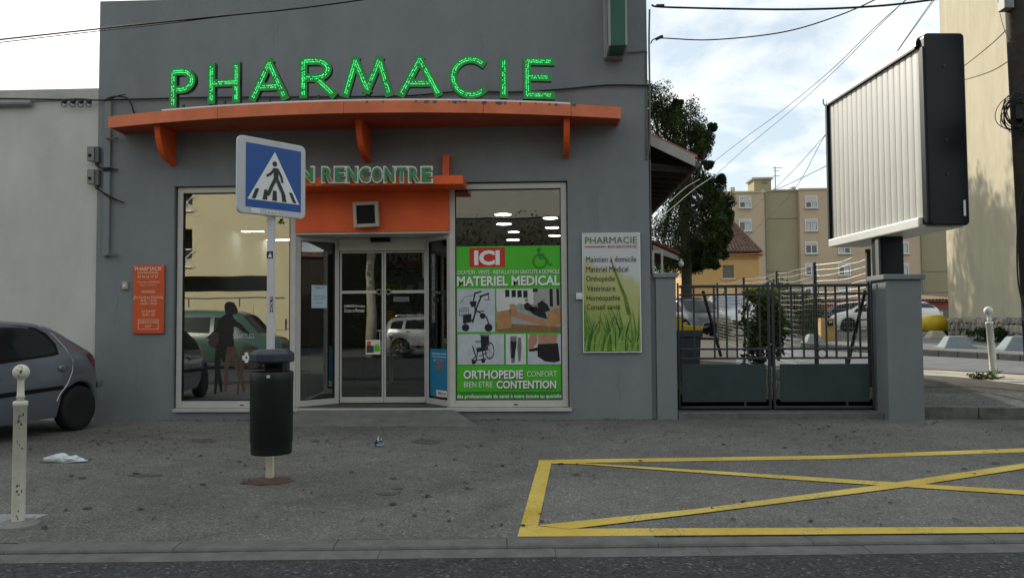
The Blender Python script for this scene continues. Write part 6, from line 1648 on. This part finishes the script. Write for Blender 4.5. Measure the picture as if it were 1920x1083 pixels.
wire('thin_lead', [(1868,-30,-1.3),(1874,20,-1.3),(1885,60,-1.32),(1905,100,-1.32)], .004, 'thin pale lead beside the utility pole', 'cable_grey')
wire('overhead_wire', [(1222,10,.0),(1255,14,-.1),(1480,18,-.6),(1640,12,-.9),(1760,-2,-1.2),(1900,-25,-1.3)], .015, 'thick overhead cable from the facade corner to the utility pole, uppermost')
wire('overhead_wire', [(1220,82,.0),(1236,72,-.1),(1330,75,-.4),(1460,62,-.7),(1560,34,-.9),(1650,-5,-1.0),(1760,-70,-1.2)], .009, 'second overhead cable sagging from the facade corner')
for a, b, lab in ((1236, 71, 'clamp on the sagging overhead cable at the facade corner'), (1238, 11, 'clamp on the thick overhead cable at the facade corner')):
    p = onY(a, b, -.1); mb = MB(); mb.box(-.06, .06, -.015, .015, -.02, .02, Matrix.Translation(p) @ Matrix.Rotation(R(-25 if b > 50 else 0), 4, 'Y')); mb.build('cable_clamp', 'cable', None, label=lab, cat='clamp', bevel=.006)
wire('overhead_wire', [(1705,-5,4),(1640,52,6),(1560,130,9),(1470,205,13),(1392,262,17),(1330,310,22)], .009, 'long thin wire crossing the sky diagonally, upper of two')
wire('overhead_wire', [(1700,-2,4),(1642,55,6),(1565,133,9),(1480,210,13),(1400,276,17),(1340,330,22)], .008, 'long thin wire crossing the sky diagonally, lower of two')
wire('overhead_wire', [(1752,0,1.8),(1700,72,2.4),(1650,140,3.0),(1550,250,4.6),(1465,342,8),(1370,425,16)], .006, 'thin wire behind the billboard dropping towards the yellow house')
wire('overhead_wire', [(1749,0,1.8),(1692,82,2.4),(1620,190,3.0),(1549,252,4.6),(1485,360,8),(1395,450,16)], .006, 'thin wire behind the billboard dropping steeply past the apartment block')
wire('overhead_wire', [(1560,306,4.6),(1500,335,7),(1450,356,10),(1365,378,15)], .008, 'slack wire from the billboard corner to the tree')
wire('overhead_wire', [(1895,48,-1.2),(1860,82,0),(1810,122,2),(1780,140,3)], .008, 'short wire from the pole past the billboard, upper')
wire('overhead_wire', [(1905,105,-1.2),(1860,133,0),(1808,150,2),(1780,158,3)], .008, 'short wire from the pole past the billboard, lower')
wire('overhead_wire', [(1232,411,7.5),(1262,388,8.5),(1300,356,10),(1335,332,12)], .007, 'bright sunlit wire from the eave, lower', 'wire_metal')
wire('overhead_wire', [(1256,378,7.5),(1285,352,9),(1312,336,11)], .006, 'bright sunlit wire from the eave, upper', 'wire_metal')
wire('overhead_wire', [(-60,81,-2.2),(180,55,-2.3),(400,32,-2.4),(560,16,-2.5),(720,-6,-2.6)], .010, 'thin overhead wire crossing above the facade at left, upper')
wire('overhead_wire', [(-60,87,-2.2),(180,59,-2.3),(300,46,-2.35),(420,31,-2.4),(560,15,-2.5)], .006, 'thin overhead wire crossing above the facade at left, lower')

# ================================================================== ACROSS THE STREET (seen in the shop glass)
OY = -27.0
oh = thing('opposite_house', (-8, OY, 0), 'sunlit tan building across the street, seen reflected in the shop windows', 'building')
def orf(px, py): # where a reflection at this pixel lies in the plane OY
    r = ray(px, py); k = (-(OY) - CAM.y)/r.y; return CAM + r*k
x_a, x_b = orf(335, 500).x, orf(566, 500).x
zb0, zb1 = orf(420, 546).z, orf(420, 517).z
mb = MB(); wall_holes(mb, -30, x_b, 0, 13, OY-.3, OY, [(-24, orf(512, 500).x, zb0, zb1), (-22, orf(357, 500).x, zb1+.9, zb1+2.4), (-22, orf(357, 500).x, zb1+3.6, zb1+5.2)]); mb.build('wall', 'tan_wall', oh)
mb = MB(); mb.box(-30, x_b, OY-2.0, OY-1.6, 0, 13); mb.build('recess_back', 'dark_recess', oh)  # near-black colour paints the awning shade into the opening
mb = MB(); mb.box(x_b-.3, x_b, OY-8, OY-.31, 0, 13); mb.build('side_wall', 'tan_wall', oh)
for z in (zb1+.5, zb1+3.3):
    t0 = MB(); x_r = orf(357, 500).x
    for i in range(3): t0.tube([(-20+i*.8, OY+.1, z), (-19.2+i*.8, OY+.1, z+.8)], .02, 4); t0.tube([(-19.2+i*.8, OY+.1, z), (-20+i*.8, OY+.1, z+.8)], .02, 4)
    t0.box(-20.2, x_r, OY+.05, OY+.13, z+.82, z+.87); t0.box(-20.2, x_r, OY+.05, OY+.13, z-.05, z); t0.build('balcony_rail', 'window_white', oh)
lw = thing('low_wall', (-12, -24.5, 0), 'low pale block wall with rail across the street, seen in the glass', 'wall')
for r_ in range(4):
    for i in range(11):
        mb = MB(); mb.box(-22+i*.9+.01+(r_ % 2)*.3, -22+(i+1)*.9-.01+(r_ % 2)*.3, -24.7, -24.4, .05+r_*.55, .05+(r_+1)*.55-.02); mb.build('block', 'tan_wall', lw)
mb = MB(); mb.tube([(-22, -24.5, 2.65), (-12.2, -24.5, 2.65)], .035, 6); mb.build('rail', 'gate_paint', lw)
for i in range(4):
    mb = MB(); mb.tube([(-21.5+i*2.4, -24.5, 2.2), (-21.5+i*2.4, -24.5, 2.65)], .03, 5); mb.build('rail_post', 'gate_paint', lw)
random.seed(77)
tree('plane_tree', (-8.7, -17.5, .05), 4.6, .17, [((-9.0,-17.5,6.2),(1.3,1.3,1.0)), ((-8.0,-17.2,6.8),(1.3,1.2,1.1)), ((-8.6,-18.0,7.6),(1.2,1.2,.9))], 'pale-barked plane tree across the street, seen in the left shop window', ['leaf_mid'], 500, .12, 'plane_bark')
tree('plane_tree', (-7.6, -21.0, .05), 5.0, .25, [((-7.8,-21,7.0),(1.6,1.5,1.2)), ((-6.6,-21.3,7.6),(1.5,1.4,1.2))], 'mottled plane tree across the street, seen in the left sliding door', ['leaf_mid'], 500, .12, 'plane_bark')
t = thing('metal_barrier', (-6.8, -25.6, .05), 'pale metal barrier across the street, seen in the left sliding door', 'barrier')
mb = MB(); mb.box(-8.6, -4.6, -25.62, -25.58, 1.05, 1.1); mb.box(-8.6, -4.6, -25.62, -25.58, .2, .25); mb.build('rail', 'sign_frame', t)
for i in range(20):
    mb = MB(); mb.box(-8.6+i*.2, -8.57+i*.2, -25.61, -25.59, .05, 1.05); mb.build('bar', 'sign_frame', t)
t3 = thing('added_house', (36, -6, 0), 'added brown house far down the street, darkening the splayed side light', 'house')  # house added so the side light reflects something dark
mb = MB(); mb.box(34, 44, -24, 8, 0, 5.6); mb.build('wall', 'wood_dark', t3)
mb = MB(); mb.box(33.8, 44.2, -24.2, 8.2, 5.602, 5.9); mb.build('roof', 'roof_tile', t3)
for y in range(-22, 7, 4):
    mb = MB(); mb.box(33.93, 33.995, y, y+1.2, 2.8, 4.2); mb.build('window', 'shutter_pale', t3)
t2 = thing('dark_hedge', (2, -28, 0), 'dark trees across the street, seen in the entrance glass', 'hedge')
mb = MB()
for i in range(150): leaves(mb, (random.uniform(-11.5, 16), random.uniform(-30, -28.6), random.uniform(.5, 5.8)), (1.6, 1.0, 1.5), 220, .10, shell=.1)
mb.build('foliage', 'leaf_dark', t2)
mb = MB(); mb.box(-12.2, 24, -32, -31.6, 0, 7.2); mb.build('dark_backdrop', 'dark_recess', t2)  # unseen dark backdrop added so no sky shows between the leaves
mb = MB(); mb.box(-12.2, 24, -32.2, -31.5, 7.203, 11); mb.build('upper_backdrop', 'shutter_grey', t2)  # upper backdrop added so the glass reflects a paler band
